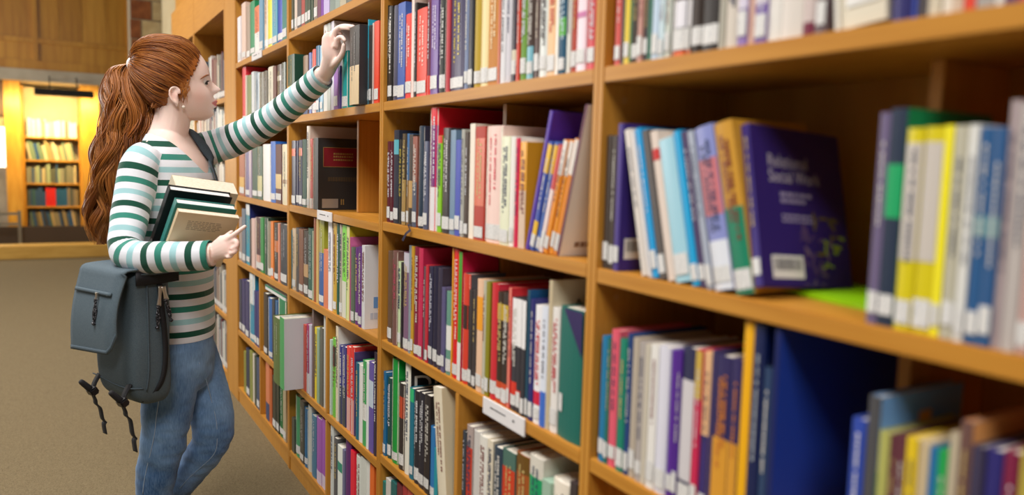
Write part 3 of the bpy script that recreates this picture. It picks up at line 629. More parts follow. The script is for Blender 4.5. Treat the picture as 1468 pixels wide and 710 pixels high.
# printed covers elsewhere
cb, b_, _ = BOOKS[2, 2, sum(1 for k in BOOKS if k[:2] == (2, 2)) - 2]
for k, (ob, b_, bu) in BOOKS.items():
    if b_['o'].get('c') == 'cfc4aa': cover_text(ob, 'ASSESS', .030, .05, b_['h'] * .80, mat('print_dark', '33291f', .6), width=.11)
    if b_['o'].get('c') == 'e2e5ea':
        cover_text(ob, 'FAM', .035, .075, b_['h'] * .80, mat('print_teal', '3a5a58', .6))
        cover_patch(ob, 'cover_picture', [(.03, .19, .065, .10)], gl('6a9cd8')); cover_patch(ob, 'cover_picture', [(.07, .11, .10, .165), (.13, .16, .095, .16)], gl('8a6a68'), .0007); cover_patch(ob, 'cover_print', dashes(.02, .18, .03, .02, rq), gl('b8c4d8'))
    if b_['o'].get('c') == '1c1a1e': cover_text(ob, 'DIV', .07, .01, b_['h'] * .74, WHITE, width=.13)
    if b_['o'].get('c') == 'd6c6a4':
        V = []; Fc = []
        for j in range(24):
            a = j / 24 * 3.6 - .3; V += [(.085 + .05 * math.cos(a), -.0006, b_['h'] * .6 + .05 * math.sin(a)), (.085 + .032 * math.cos(a), -.0006, b_['h'] * .6 + .036 * math.sin(a))]
        Fc = [(2 * j, 2 * j + 1, 2 * j + 3, 2 * j + 2) for j in range(23)]
        link('cover_art', mesh('cover_art', V, Fc), gl('5c5c54'), ob)
    if b_['o'].get('c') == 'e8e4de': cover_patch(ob, 'cover_print', dashes(.03, .12, .018, .01, rq), gl('8a7060'))
    if b_['o'].get('c') == '6a9ad0':
        cover_patch(ob, 'cover_picture', [(.075, .10, b_['h'] * .6, b_['h'] * .9)], gl('d8a050')); cover_patch(ob, 'cover_picture', [(.0, .15, b_['h'] * .4, b_['h'] * .66)], gl('4a8a80'), .0003)
    if b_['col'] == '0f665c':
        V = [(-.0006, b_['t'] * .02, b_['h'] * .99), (-.0006, b_['t'] * .02, b_['h'] * .66), (-.0006, b_['t'] * .78, b_['h'] * .99)]
        link('colour_band', mesh('colour_band', [(v[0] + bu * (1 - 4 * (v[1] / b_['t']) * (1 - v[1] / b_['t'])) - .0022, v[1], v[2]) for v in V], [(0, 2, 1)]), gl('2c2058'), ob)
        V, Fc = [], []; spine_quad(V, Fc, b_['t'], b_['t'] * .78, b_['t'] * .97, .05, .085, bu, .0015); link('call_label', mesh('call_label', V, Fc), STICK, ob)
        tag(ob, 'thick teal hardback with a purple corner above the label strip', 'book', ob['group'])
    if b_['col'] == 'dcd4c0':
        V, Fc = [], []; spine_quad(V, Fc, b_['t'], b_['t'] * .1, b_['t'] * .85, .025, .075, bu, .0012); link('title_label', mesh('title_label', V, Fc), WHITE, ob)
        V, Fc = [], []; spine_quad(V, Fc, b_['t'], b_['t'] * .25, b_['t'] * .7, .04, .056, bu, .0017); link('title_print', mesh('title_print', V, Fc), mat('print_grey2', '77757a', .6), ob)
    if b_['col'] == '1c2c44':
        V, Fc = [], []
    if b_['col'] == '2e2450':
        ob.children
# slim lime book lying flat
zl_ = HT[1][3]
p0 = on_z(1118, 414.5, zl_ + .004); p1 = on_z(1240, 441, zl_ + .004)
dx = (p1 - p0); dx.z = 0; Lb = .24; dx.normalize(); dy = Vector((-dx.y, dx.x, 0))
if dy.x < 0: dy = -dy
Lw = .15; Lb = (p0.y + dy.y * Lw - ((y_lo(1) + y_hi(1)) / 2 + .0105)) / -dx.y          # stops short of the divider
lime = empty('book', (p0.x, p0.y, zl_)); tag(lime, 'slim lime green book lying flat below the leaning purple book', 'book')
Mx = Matrix(((dx.x, dy.x, 0, 0), (dx.y, dy.y, 0, 0), (0, 0, 1, 0), (0, 0, 0, 1)))
def lpart(name, a, b_, m):
    V, Fc = [], []; box_data(a, b_, V, Fc); me = mesh(name, V, Fc); me.transform(Mx)
    bmx = bmesh.new(); bmx.from_mesh(me); bmesh.ops.recalc_face_normals(bmx, faces=bmx.faces[:]); bmx.to_mesh(me); bmx.free(); link(name, me, m, lime)
LIME_C = gl('98d810'); lpart('cover', (0, 0, .0006), (Lb, Lw, .0022), LIME_C); lpart('spine', (0, -.0008, .0006), (Lb, .0004, .0078), LIME_C); lpart('cover', (0, .0006, .0062), (Lb, Lw, .0078), LIME_C); lpart('page_block', (.002, .0007, .0024), (Lb - .002, Lw - .003, .006), PAGES)
# ribbon marker hanging from a book of the row above the red books
rb, b_, _ = BOOKS[2, 3, 8]
pts = [Vector((D + .006, b_['s0'] - .002, b_['z'] + .004)), Vector((D - .003, b_['s0'] - .004, b_['z'] + .0035)), on_x(588, 331, D - .004), on_x(582, 336, D - .008), on_x(577, 346, D - .010)]
V = []; 
for p in pts: V += [p - Vector((0, .006, 0)), p + Vector((0, .006, .003))]
me = mesh('ribbon_marker', V, [(0, 1, 3, 2), (2, 3, 5, 4), (4, 5, 7, 6), (6, 7, 9, 8)]); me.transform(rb.matrix_world.inverted()); link('ribbon_marker', me, mat('ribbon_navy', '23223c', .6), rb)
# two white volumes lying across the row beside the pilaster
row4 = [b_ for b_ in books if b_['bay'] == 4 and b_['sh'] == 1 and b_['s0'] < (y_lo(4) + y_hi(4)) / 2]
zt_ = max(b_['z'] + b_['h'] for b_ in row4) + .0012; ya, yb_ = min(b_['s1'] for b_ in row4) + .004, max(b_['s0'] for b_ in row4) - .02
for k, (th_, c_, lab_) in enumerate(((.012, 'e4e6e4', 'white book lying flat on a row, beside the oak pilaster'), (.009, '2a8a68', 'thin green and white book lying on top of the flat white one'))):
    o_ = empty('book', (D + .012, (ya + yb_) / 2, zt_)); tag(o_, lab_, 'book')
    box('cover', (D + .012, ya, zt_), (D + .16, yb_, zt_ + .0015), gl(c_), o_); box('cover', (D + .012, ya, zt_ + th_ - .0015), (D + .16, yb_, zt_ + th_), gl(c_ if k == 0 else 'e8eae8'), o_)
    box('spine', (D + .0105, ya, zt_), (D + .012, yb_, zt_ + th_), gl(c_), o_); box('page_block', (D + .0122, ya + .002, zt_ + .0016), (D + .157, yb_ - .002, zt_ + th_ - .0016), PAGES, o_)
    zt_ += th_ + .0008
# rows too far to pick apart: the bookcases beyond the pilaster and the lit alcove
def far_row(y0, y1, z, X, cols, hmin, hmax, rng):
    y = y1 - .01
    while y > y0 + .03:
        t = rng.uniform(.018, .04); h = rng.uniform(hmin, hmax)
        V, Fc = [], []; box_data((X + .01, y - t, z + .0005), (X + .18, y - .001, z + h), V, Fc)
        add_stuff(V, Fc, gl(rng.choice(cols)))
        V, Fc = [], []; box_data((X + .0095, y - t + .002, z + .012), (X + .0099, y - .003, z + .04), V, Fc)
        add_stuff(V, Fc, STICK); y -= t
rg = random.Random(3)
PAL = ['6a2c3c', '4a5a70', '5c5a58', '8a7468', 'd8d4cc', '2c3850', '98a0a0', '7a3030', '304a40', 'c0b8a8']
for k in (0, 1):
    for i in range(6):
        far_row(4.55 + k * 1.07, 4.54 + k * 1.07 + 1.02, FH[i], D, PAL if i != 4 else PAL + ['d8dcd8', 'e0ddd4', 'd0543c', '8a9a70'], .19, min(.27, (FH[i + 1] - T if i < 5 else TOPZ) - FH[i] - .006), rg)
# alcove bookcase
ax0, ax1 = x_l, x_r
alc = empty('bookcase', ((ax0 + ax1) / 2, YB + .3, 0))
tag(alc, 'tall oak bookcase lit yellow inside the rear alcove', 'bookcase')
AY = YB + .22
tops = [bwz(75, v, AY).z for v in (327, 296, 263, 230, 197)]
ztop_alc = bwz(75, 135, AY).z
box('upright', (ax0 - .03, AY, .0), (ax0, AY + .32, ztop_alc + .1), AL, alc)
box('upright', (ax1, AY, .0), (ax1 + .03, AY + .32, ztop_alc + .1), AL, alc)
box('back_panel', (ax0, AY + .3, 0), (ax1, AY + .32, ztop_alc + .1), LIME, alc)
box('base', (ax0, AY + .01, 0), (ax1, AY + .3, tops[0] - .02), noise_mat('alcove_base', '7a4c18', '8a5a20', (2, 8, 8), 2), alc)
for z in tops: box('shelf', (ax0, AY, z - .02), (ax1, AY + .3, z), AL, alc)
PALS = [['8a7a58', 'a89060', '6a5c40', '2c4a68', '3c3428', '9a8048', 'c0a068', '5c6a50'],
        ['4a4c40', '6a5c40', '3c5a50', '2c4868', '8a7448', 'b08a50', '7a6a50'],
        ['a8946c', '7a7458', 'bca878', '8a8468', '5c5c48', '98a078', 'c0b088', '2c4a68'],
        ['b8a070', '8a7a58', 'c8b890', '4a5848', '1c4470', 'a08858', '6a7c60', 'c8a878'],
        ['d8d4c4', 'c8c4b0', 'a8b8c0', 'd8c8a0', '6a6850', 'e0dccc', 'b8b098']]
for i, z in enumerate(tops):
    x = ax0 + .015; gap = (tops[i + 1] - .02 if i < 4 else z + .36) - z
    lean = {1: .0, 0: -.15, 3: -.18}.get(i, 0)
    if i == 3: x += .04
    if i == 0: x += .05
    j = 0
    while x < ax1 - .05:
        t = rg.uniform(.022, .045); h = min(gap - .03, rg.uniform(.2, .28))
        c = rg.choice(PALS[i])
        px = project(Vector((x, AY, z)))[0]
        if i == 1 and 62 < px < 80: c = 'd02018'; h = min(gap - .03, .27)
        if i == 1 and 80 <= px < 95: c = '1c5070'
        V, Fc = [], []; box_data((0, 0, 0), (t - .002, .2, h), V, Fc)
        Mx = Matrix.Translation((x, AY + .03, z + .001)) @ Matrix.Rotation(lean, 4, 'Y')
        add_stuff([tuple(Mx @ Vector(v)) for v in V], Fc, gl(c)); x += t
me = mesh('distant_books', stuffV, stuffF)
for m in stuff_mats: me.materials.append(m)
me.polygons.foreach_set('material_index', stuffM)
tag(link('distant_books', me), 'small distant books filling the far shelves and alcove bookcase', 'books', kind='stuff')
# ------------------------------------------------------------------ the woman
import numpy as np
from mathutils.bvhtree import BVHTree
F0 = 2.62
PXM = F_PX / F0                                    # about 433 px per metre where she stands
def G(px, py, d=0.0): return on_f(px, py, F0 + d)
HF = on_f(250, 250, F0) - CP; HF.z = 0; HF.normalize()     # her own line of sight depth, and the direction across it
HR = Vector((HF.y, -HF.x, 0)); PXH = PXM / HF.dot(HF0)
Z3 = Vector((0, 0, 1))
def crom(pts, n):                                  # Catmull-Rom through lists of float tuples
    out = []
    P = [pts[0]] + list(pts) + [pts[-1]]
    for i in range(1, len(P) - 2):
        a, b, c, d = P[i - 1], P[i], P[i + 1], P[i + 2]
        for k in range(n):
            t = k / n
            out.append(tuple(.5 * ((2 * b[j]) + (-a[j] + c[j]) * t + (2 * a[j] - 5 * b[j] + 4 * c[j] - d[j]) * t * t + (-a[j] + 3 * b[j] - 3 * c[j] + d[j]) * t ** 3) for j in range(len(b))))
    out.append(tuple(P[-2]))
    return out
class Geo:
    def __init__(s): s.V = []; s.F = []; s.A = []
    def rings(s, rs, attr=None, cap=True):
        n = len(rs[0]); b = len(s.V)
        for i, r in enumerate(rs):
            s.V += [tuple(v) for v in r]; s.A += [attr[i] if attr else 0] * n
        for i in range(len(rs) - 1):
            for j in range(n):
                a = b + i * n + j; c = b + i * n + (j + 1) % n
                s.F.append((a, c, c + n, a + n))
        if cap:
            s.F.append(tuple(reversed(range(b, b + n)))); e = b + (len(rs) - 1) * n
            s.F.append(tuple(range(e, e + n)))
    def tube(s, pts, n=16, sub=5, attr_scale=0, attr0=0, ref=None, round_ends=False):
        """pts: (Vector, r) or (Vector, ra, rb) ; ra along the reference direction"""
        P = [tuple(p[0]) + (p[1], p[2] if len(p) > 2 else p[1]) for p in pts]
        Q = crom(P, sub) if len(P) > 2 or sub > 1 else P
        ref = Vector(ref) if ref else Vector((0.31, .2, .93))
        rs = []; at = []; L = 0; prev = None
        C = [Vector(q[:3]) for q in Q]
        seq = []
        for i, q in enumerate(Q):
            tg = (C[min(i + 1, len(C) - 1)] - C[max(i - 1, 0)]).normalized()
            u = ref - tg * ref.dot(tg)
            if u.length < 1e-4: u = tg.orthogonal()
            u.normalize(); ref = u if True else ref
            v = tg.cross(u)
            if prev is not None: L += (C[i] - prev).length
            prev = C[i]
            seq.append((C[i], u, v, q[3], q[4], L, tg))
        if round_ends:
            c, u, v, a, b, l, tg = seq[-1]
            for th in (.45, .9, 1.25):
                seq.append((c + tg * a * math.sin(th), u, v, a * math.cos(th), b * math.cos(th), l + a * math.sin(th), tg))
        for c, u, v, a, b, l, tg in seq:
            rs.append([c + u * (a * math.cos(2 * math.pi * j / n)) + v * (b * math.sin(2 * math.pi * j / n)) for j in range(n)]); at.append(attr0 + attr_scale * l)
        s.rings(rs, at)
        return at
def to_mesh(name, g, smooth=True):
    me = bpy.data.meshes.new(name); me.from_pydata(g.V, [], g.F); me.validate()
    if smooth: me.shade_smooth()
    return me
def voxel(g, size, smooth=4, name='m', fac=.5):
    me = to_mesh(name + '_src', g); ob = bpy.data.objects.new(name + '_tmp', me); COL.objects.link(ob)
    md = ob.modifiers.new('r', 'REMESH'); md.mode = 'VOXEL'; md.voxel_size = size; md.use_smooth_shade = True
    if smooth:
        sm = ob.modifiers.new('s', 'SMOOTH'); sm.factor = fac; sm.iterations = smooth
    dg = bpy.context.evaluated_depsgraph_get(); dg.update()
    out = bpy.data.meshes.new_from_object(ob.evaluated_get(dg))
    bpy.data.objects.remove(ob); bpy.data.meshes.remove(me)
    out.name = name; out.shade_smooth()
    return out
BASE = G(245, 700, 0); BASE.z = 0
woman = empty('person', BASE)
tag(woman, 'woman with long red ponytail, striped top and jeans reaching for a book', 'person')
def wchild(name, me, m, parent=None, origin=None):
    """world-space mesh -> child of the woman (or of another root)"""
    root = parent or woman
    org = origin if origin is not None else parent_origin(root)
    me.transform(Matrix.Translation(-org))
    return link(name, me, m, root)
def facing(deg):
    a = math.radians(deg)
    return HR * math.cos(a) - HF * math.sin(a), HR * math.sin(a) + HF * math.cos(a)   # chest direction, near->far lateral
TORSO = [  # px, py, half width, half depth, facing
    (255, 482, .168, .118, 8), (256, 450, .160, .113, 10), (257, 415, .148, .106, 14), (256, 375, .145, .104, 18), (254, 335, .149, .110, 22),
    (253, 297, .158, .122, 25), (251, 262, .164, .114, 27), (249, 236, .164, .098, 28), (246, 217, .147, .080, 28), (243, 203, .108, .066, 28), (240, 188, .066, .058, 26)]
def torso_rings(scale=1, n=40, rows=TORSO, sub=5, dd=0):
    rs, at = [], []
    for px, py, hw, hd, fa in crom(rows, sub):
        c = G(px, py, dd); f, l = facing(fa); r = []
        for j in range(n):
            th = 2 * math.pi * j / n; ca, sa = math.cos(th), math.sin(th)
            ca = math.copysign(abs(ca) ** .9, ca); sa = math.copysign(abs(sa) ** .9, sa)
            r.append(c + f * (hd * scale * ca) + l * (hw * scale * sa))
        rs.append(r); at.append((py))
    return rs, at
NEAR_ARM = [((216, 224, -.115), .056), ((202, 240, -.150), .061), ((191, 285, -.195), .0565), ((183, 328, -.247), .052), ((180, 360, -.292), .0495), ((203, 369, -.322), .0475), ((240, 368, -.340), .045), ((278, 367, -.346), .0435), ((306, 365, -.346), .0425)]
FAR_ARM = [((288, 216, .115), .060), ((316, 208, .14), .058), ((350, 194, .14), .055), ((386, 173, .115), .051), ((420, 147, .07), .0475), ((446, 124, .03), .043), ((465, 108, .0), .041)]
def arm(a, sc=1): return [(G(*p), r * sc) for p, r in a]

# ---- striped top
g = Geo()
STEP = .042
rs, at = torso_rings()
g.rings(rs, [(y - 463) / PXM / .96 for y in at])                   # stripe coordinate, metres, 0 at a dark stripe
nt = len(g.V)
# upper arm and forearm of the near sleeve
a0 = len(g.V)
at1 = g.tube(arm(NEAR_ARM), 24, 6, 1.0, 0, ref=HF)
nearL = at1[-1]
b0 = len(g.V)
at2 = g.tube(arm(FAR_ARM), 24, 6, 1.1, 0, ref=HF)
farL = at2[-1]
# anchor the phases: dark stripe at photo line 252 on the near sleeve, light at the far cuff
for i in range(a0, b0): g.A[i] -= .0645
for i in range(b0, len(g.V)): g.A[i] -= (farL - (2 * STEP + STEP * .45))
src = g
shirt = voxel(g, .0042, 5, 'striped_top')
f_sh, l_sh = facing(28)
cN = G(246, 210, 0)
zl = lambda py: G(250, py).z
bm = bmesh.new(); bm.from_mesh(shirt)
kill = []
cuffA, cuffB = G(306, 365, -.346), G(465, 108, 0)
dirA = (G(306, 365, -.346) - G(278, 367, -.346)).normalized(); dirB = (G(465, 108, 0) - G(446, 124, .03)).normalized()
zh = zl(480)
armA = G(306, 211, .128); armD = G(360, 190, .135) - armA
for v in bm.verts:
    q = v.co - cN; a = q.dot(l_sh); c = q.dot(f_sh); z = v.co.z
    if c > -.01:
        zz = zl(247) + (zl(200) - zl(247)) * min(1, (abs(a - .012) / .098)) ** 1.7
    else: zz = zl(193)
    hit = (z > zz and abs(a - .012) < .10 and q.length < .2)
    if hit:
        t_ = max(0, min(1, (v.co - armA).dot(armD) / armD.length_squared))
        if (v.co - (armA + armD * t_)).length < .066: hit = False
    if (v.co - cuffA).length < .09 and (v.co - cuffA).dot(dirA) > -.004: hit = True
    if (v.co - cuffB).length < .09 and (v.co - cuffB).dot(dirB) > -.004: hit = True
    if z < zh and (v.co - G(255, 482)).length < .25: hit = True
    if hit: kill.append(v)
bmesh.ops.delete(bm, geom=kill, context='VERTS')
# folds
nrm = {v.index: v.normal.copy() for v in bm.verts}
elb = G(178, 362, -.29); arml = G(330, 226, .13); pit = G(225, 260, -.12)
for v in bm.verts:
    p = v.co
    n1 = noise.noise(Vector((p.x * 9, p.y * 9, p.z * 22)))
    n2 = noise.noise(Vector((p.x * 26 + 7, p.y * 26, p.z * 30)))
    am = .0022 + .004 * math.exp(-((p - elb).length / .07) ** 2) + .004 * math.exp(-((p - arml).length / .06) ** 2) + .003 * math.exp(-((p - pit).length / .06) ** 2)
    v.co = p + v.normal * (n1 * am + n2 * am * .4)
bm.verts.ensure_lookup_table()
bnd = {}
for e in bm.edges:
    if e.is_boundary:
        a_, c_ = e.verts; bnd.setdefault(a_, []).append(c_); bnd.setdefault(c_, []).append(a_)
for _ in range(30):                                   # even hems
    new = {v: v.co.lerp(sum((q.co for q in ns), Vector()) / len(ns), .5) for v, ns in bnd.items()}
    for v, c_ in new.items(): v.co = c_
bm.to_mesh(shirt); bm.free(); shirt.shade_smooth()
atr = shirt.attributes.new('stripe', 'FLOAT', 'POINT')
trees = []
for lo_, hi_ in ((0, nt), (a0, b0), (b0, len(src.V))):
    fs = [f for f in src.F if lo_ <= f[0] < hi_ and len(f) == 4]
    trees.append((BVHTree.FromPolygons([Vector(v) for v in src.V], fs), fs))
SV = [Vector(v) for v in src.V]
vA, vB, vM = [], [], []; zl463 = zl(463)
def stripe_at(co, f):
    m0 = (SV[f[0]] + SV[f[1]]) / 2; m1 = (SV[f[2]] + SV[f[3]]) / 2; e_ = m1 - m0
    t_ = max(0, min(1, (co - m0).dot(e_) / max(e_.length_squared, 1e-9)))
    return src.A[f[0]] * (1 - t_) + src.A[f[3]] * t_
for v in shirt.vertices:
    res = []
    for tr, fs in trees:
        co, nr, fi, dist = tr.find_nearest(v.co)
        sd = (v.co - co).dot(nr); res.append((dist, stripe_at(co, fs[fi])))
    ar = res[1] if res[1][0] < res[2][0] else res[2]
    vA.append((zl463 - v.co.z) / .96); vB.append(ar[1]); vM.append(res[0][0] - ar[0])
atr.data.foreach_set('value', vA)
shirt.attributes.new('stripe_sleeve', 'FLOAT', 'POINT').data.foreach_set('value', vB)
shirt.attributes.new('on_sleeve', 'FLOAT', 'POINT').data.foreach_set('value', vM)
mS = mat('striped_jersey', 'e0e5ec', .8, .2, .25)
N, L, b = nodes(mS)
an = N.new('ShaderNodeAttribute'); an.attribute_name = 'stripe'
dv = N.new('ShaderNodeMath'); dv.operation = 'DIVIDE'; dv.inputs[1].default_value = 3 * STEP; 
an2 = N.new('ShaderNodeAttribute'); an2.attribute_name = 'stripe_sleeve'; an3 = N.new('ShaderNodeAttribute'); an3.attribute_name = 'on_sleeve'
gt = N.new('ShaderNodeMath'); gt.operation = 'GREATER_THAN'; gt.inputs[1].default_value = 0; L.new(an3.outputs['Fac'], gt.inputs[0])
mx = N.new('ShaderNodeMix'); mx.data_type = 'FLOAT'; L.new(gt.outputs[0], mx.inputs[0]); L.new(an.outputs['Fac'], mx.inputs[2]); L.new(an2.outputs['Fac'], mx.inputs[3]); L.new(mx.outputs[0], dv.inputs[0])
fr = N.new('ShaderNodeMath'); fr.operation = 'FRACT'; L.new(dv.outputs[0], fr.inputs[0])
rp = N.new('ShaderNodeValToRGB'); cr = rp.color_ramp; cr.interpolation = 'CONSTANT'
WHT = lin('dfe3ec'); stops = [(0, lin('0e4a3a')), (.15, WHT), (.333, lin('348475')), (.485, WHT), (.667, lin('9cc8cf')), (.81, WHT)]
cr.elements[0].position = 0; cr.elements[0].color = stops[0][1]; cr.elements[1].position = stops[1][0]; cr.elements[1].color = WHT
for p, c in stops[2:]: e = cr.elements.new(p); e.color = c
L.new(fr.outputs[0], rp.inputs[0]); L.new(rp.outputs[0], b.inputs['Base Color'])
top = wchild('striped_top', shirt, mS); top['label'] = 'white jersey top with dark green, teal and pale blue stripes'

# ---- body: head, neck, torso, arms, hands, legs as one surface
g = Geo()
rs, at = torso_rings(.955); g.rings(rs)
g.tube(arm(NEAR_ARM, .80), 20, 5, ref=HF)
g.tube(arm(FAR_ARM, .78), 20, 5, ref=HF)
g.tube([(G(236, 215, 0), .085, .075), (G(238, 200, 0), .071, .066), (G(244, 183, 0), .060, .058), (G(248, 165, 0), .056, .055), (G(250, 145, 0), .056, .055)], 24, 6, ref=HF)
# clavicle / trapezius fill
g.tube([(G(214, 216, -.10), .03), (G(236, 203, -.04), .042), (G(244, 196, .02), .045), (G(262, 203, .07), .04), (G(286, 212, .11), .03)], 16, 5)
# legs under the jeans
NEAR_LEG = [((247, 500, -.080), .094), ((244, 545, -.088), .089), ((239, 597, -.094), .077), ((234, 636, -.096), .0705), ((226, 672, -.092), .0655), ((221, 708, -.086), .058), ((217, 742, -.082), .049), ((214, 768, -.08), .046)]
FAR_LEG = [((266, 495, .075), .094), ((281, 530, .075), .087), ((296, 570, .06), .079), ((305, 603, .05), .071), ((304, 630, .05), .065), ((289, 654, .07), .0605), ((270, 679, .10), .057), ((250, 705, .13), .052), ((234, 728, .15), .046), ((226, 742, .16), .044)]
HIPS = [(254, 468, .160, .112, 4), (251, 490, .170, .124, 4), (250, 515, .172, .127, 4), (252, 538, .150, .115, 4), (255, 556, .10, .08, 4)]
rs, at = torso_rings(.93, rows=HIPS); g.rings(rs)
g.tube([(G(*p), r * .84) for p, r in NEAR_LEG], 16, 4, ref=HR); g.tube([(G(*p), r * .84) for p, r in FAR_LEG], 16, 4, ref=HR)
# feet
def foot(ank, toe, sc=1):
    return [(ank, .036 * sc), (ank.lerp(toe, .3) - Z3 * .02, .036 * sc), (ank.lerp(toe, .7) - Z3 * .012, .036 * sc, .026), (toe, .026, .016)]
ankN = G(214, 768, -.08); toeN = ankN + HR * .17 - HF * .03; toeN.z = .035
ankF = G(226, 742, .16); toeF = ankF + HR * .05 + HF * .01; toeF.z = .035
ankN.z = max(ankN.z, .085)
g.tube(foot(ankN, toeN), 14, 4); g.tube(foot(ankF, toeF), 14, 4)
# hands ------------------------------------------------------------
def finger(pts, r): g.tube([(p, r * (1.06 - .12 * i)) for i, p in enumerate(pts)], 10, 4, round_ends=True)
WL = G(467, 104, -.012)
g.tube([(G(455, 117, .01), .031, .026), (WL, .027, .021), (G(472, 93, -.022), .029, .021), (G(476, 82, -.028), .034, .019), (G(476, 70, -.03), .036, .016), (G(475, 60, -.03), .033, .013)], 18, 5, ref=HR, round_ends=True)
dT = lambda px, py, X: on_x(px, py, X)
tipX = D - .012
finger([G(481, 68, -.042), G(484, 56, -.05), G(490, 53.5, -.062), G(494, 58, -.07)], .0092)                            # index, bent
finger([G(476, 63, -.034), G(481, 44, -.042), G(492, 37.5, -.056), dT(506.5, 38.5, tipX)], .0094)                      # middle, over the book
finger([G(470, 64, -.022), G(476, 48, -.026), G(488, 40, -.042), dT(503, 41, tipX + .004)], .0088)                     # ring
finger([G(466, 70, -.008), G(469, 56, -.008), G(478, 48, -.02), G(489, 48, -.034)], .0078)                             # little
finger([G(474, 96, -.028), G(484, 87, -.045), G(491, 76, -.056), G(493, 65, -.062)], .0108)                            # thumb
# right hand at the books
g.tube([(G(296, 365, -0.343), .029, .025), (G(307, 363, -0.346), .026, .022), (G(315, 358, -0.351), .031, .02), (G(323, 354, -0.353), .036, .016), (G(328, 351, -0.353), .033, .013)], 18, 5, ref=Z3, round_ends=True)
finger([G(322, 346, -0.355), G(333, 338.5, -0.358), G(343, 331, -0.353), G(351, 325, -0.349)], .0083)
finger([G(327, 350, -0.355), G(338, 346, -0.359), G(339, 353, -0.365), G(333, 357, -0.367)], .0088)
finger([G(327, 356, -0.355), G(337, 354, -0.360), G(337, 361, -0.367), G(331, 363.5, -0.369)], .0084)
finger([G(324, 362, -0.353), G(332, 362, -0.359), G(331, 367.5, -0.365), G(326, 369, -0.367)], .0074)
finger([G(314, 352, -0.335), G(321, 343, -0.318), G(327, 337, -0.298), G(332, 333, -0.283)], .0095)
# head ---------------------------------------------------------------
HO = on_f(250, 115, F0)                              # head origin; local axes are the picture's right / up and the view depth
def H3(px, py, lat): return HO + HR * ((px - 250) / PXH) - Z3 * ((py - 115) / PXM) + HF * lat
LV = [(60.5, 252, 232, .006), (62, 262, 222, .022), (66, 273, 212, .039), (72, 283, 204, .053), (80, 290.5, 197.5, .064), (90, 297, 193, .071), (100, 300.6, 191, .0745), (108, 301.4, 192, .0755), (113, 301.0, 193, .0755),
      (118, 301.6, 195, .0745), (124, 303.2, 198, .0725), (131, 304.6, 203, .070), (138, 306, 208, .066), (146, 306.4, 214, .060), (152, 305.5, 221, .0545), (158, 305.6, 233, .047), (163, 303.4, 248, .038), (167.5, 297, 264, .026), (170, 288, 274, .012)]
LVs = crom(LV, 6)
NOSE = [(107, 0, .006), (110, .8, .006), (113, 2.6, .0062), (116, 5.4, .0068), (119, 8.8, .0075), (122, 12.2, .0085), (124, 12.8, .0095), (126.5, 11.4, .0115), (129, 7.2, .0130), (131, 3.4, .012), (133, .8, .01), (135, 0, .01)]
LIPS = [(135, 0, .012), (138, 1.6, .013), (140.5, 4.6, .0155), (142.5, 4.9, .017), (144.6, 2.0, .018), (146.5, 3.9, .0165), (148.5, 4.2, .0155), (151, 1.2, .015), (153.5, -1.4, .015), (156, -.6, .015), (159.5, 1.2, .016), (163, .8, .017), (167, 0, .017)]
def tab(T, py):
    if py <= T[0][0] or py >= T[-1][0]: return 0, .01
    for i in range(len(T) - 1):
        if T[i][0] <= py <= T[i + 1][0]:
            u = (py - T[i][0]) / (T[i + 1][0] - T[i][0]); u = u * u * (3 - 2 * u)
            return T[i][1] + (T[i + 1][1] - T[i][1]) * u, T[i][2] + (T[i + 1][2] - T[i][2]) * u
def head_rings(off=0, n=72):
    rs = []
    for py, xf, xb, hw in LVs:
        k = max(0, min(1, (py - 118) / 45)); xc = 243 + 22 * k
        r = []
        for j in range(n):
            th = 2 * math.pi * j / n; ca, sa = math.cos(th), math.sin(th)
            fr = ca > 0
            e = .86 if fr else 1.0
            lat = (hw + off) * math.copysign(abs(sa) ** (.95), sa)
            x = xc + ((xf - xc) + off * PXH) * math.copysign(abs(ca) ** e, ca) if fr else xc + ((xc - xb) + off * PXH) * ca
            if fr and off == 0:
                b1, s1 = tab(NOSE, py); x += 1.12 * b1 * math.exp(-(lat / s1) ** 2)
                b2, s2 = tab(LIPS, py); x += 1.3 * b2 * math.exp(-(lat / s2) ** 2)
                for sg in (-1, 1):
                    q = ((lat - sg * .031) / .015) ** 2 + ((py - 117) / 5.5) ** 2
                    x -= 3.4 * math.exp(-q)
                    q = ((lat - sg * .028) / .02) ** 2 + ((py - 108.5) / 3.2) ** 2
                    x += 1.0 * math.exp(-q)
                    q = ((lat - sg * .04) / .018) ** 2 + ((py - 132) / 8) ** 2
                    x += 1.4 * math.exp(-q)
            r.append(H3(x, py, lat))
        rs.append(r)
    return rs
g.rings(head_rings())
# near and far ear
for sg in (-1, 1):
    la = sg * .0735
    pts = [(252, 150), (247, 146), (243.5, 139), (243.5, 132.5), (247.5, 128), (253, 128), (256.5, 131), (257, 135)]
    g.tube([(H3(x, y, la + sg * (.007 if x < 250 else .003)), .0038) for x, y in pts], 10, 4, round_ends=True)
    g.tube([(H3(249, 131, la), .011, .004), (H3(249, 139, la + sg * .001), .014, .0045), (H3(252, 148, la), .009, .0045), (H3(253, 152, la), .005, .004)], 12, 4, ref=CR, round_ends=True)
body = voxel(g, .003, 2, 'body', .4)
ca = body.color_attributes.new('tint', 'FLOAT_COLOR', 'POINT')
SK = Vector(lin('f6dbd1')[:3]); LIP = Vector(lin('cc6664')[:3]); BL = Vector(lin('f0b8aa')[:3]); NAIL = Vector(lin('eec0b4')[:3])
lipc = H3(309, 144.5, 0); chk = H3(284, 138, -.06); nk = G(475, 60, -.03); nk2 = G(333, 356, -.363); earc = H3(249, 139, -.077)
nv = len(body.vertices); co = np.empty(nv * 3, 'f'); body.vertices.foreach_get('co', co); co = co.reshape(-1, 3)
q = co - np.array(HO)
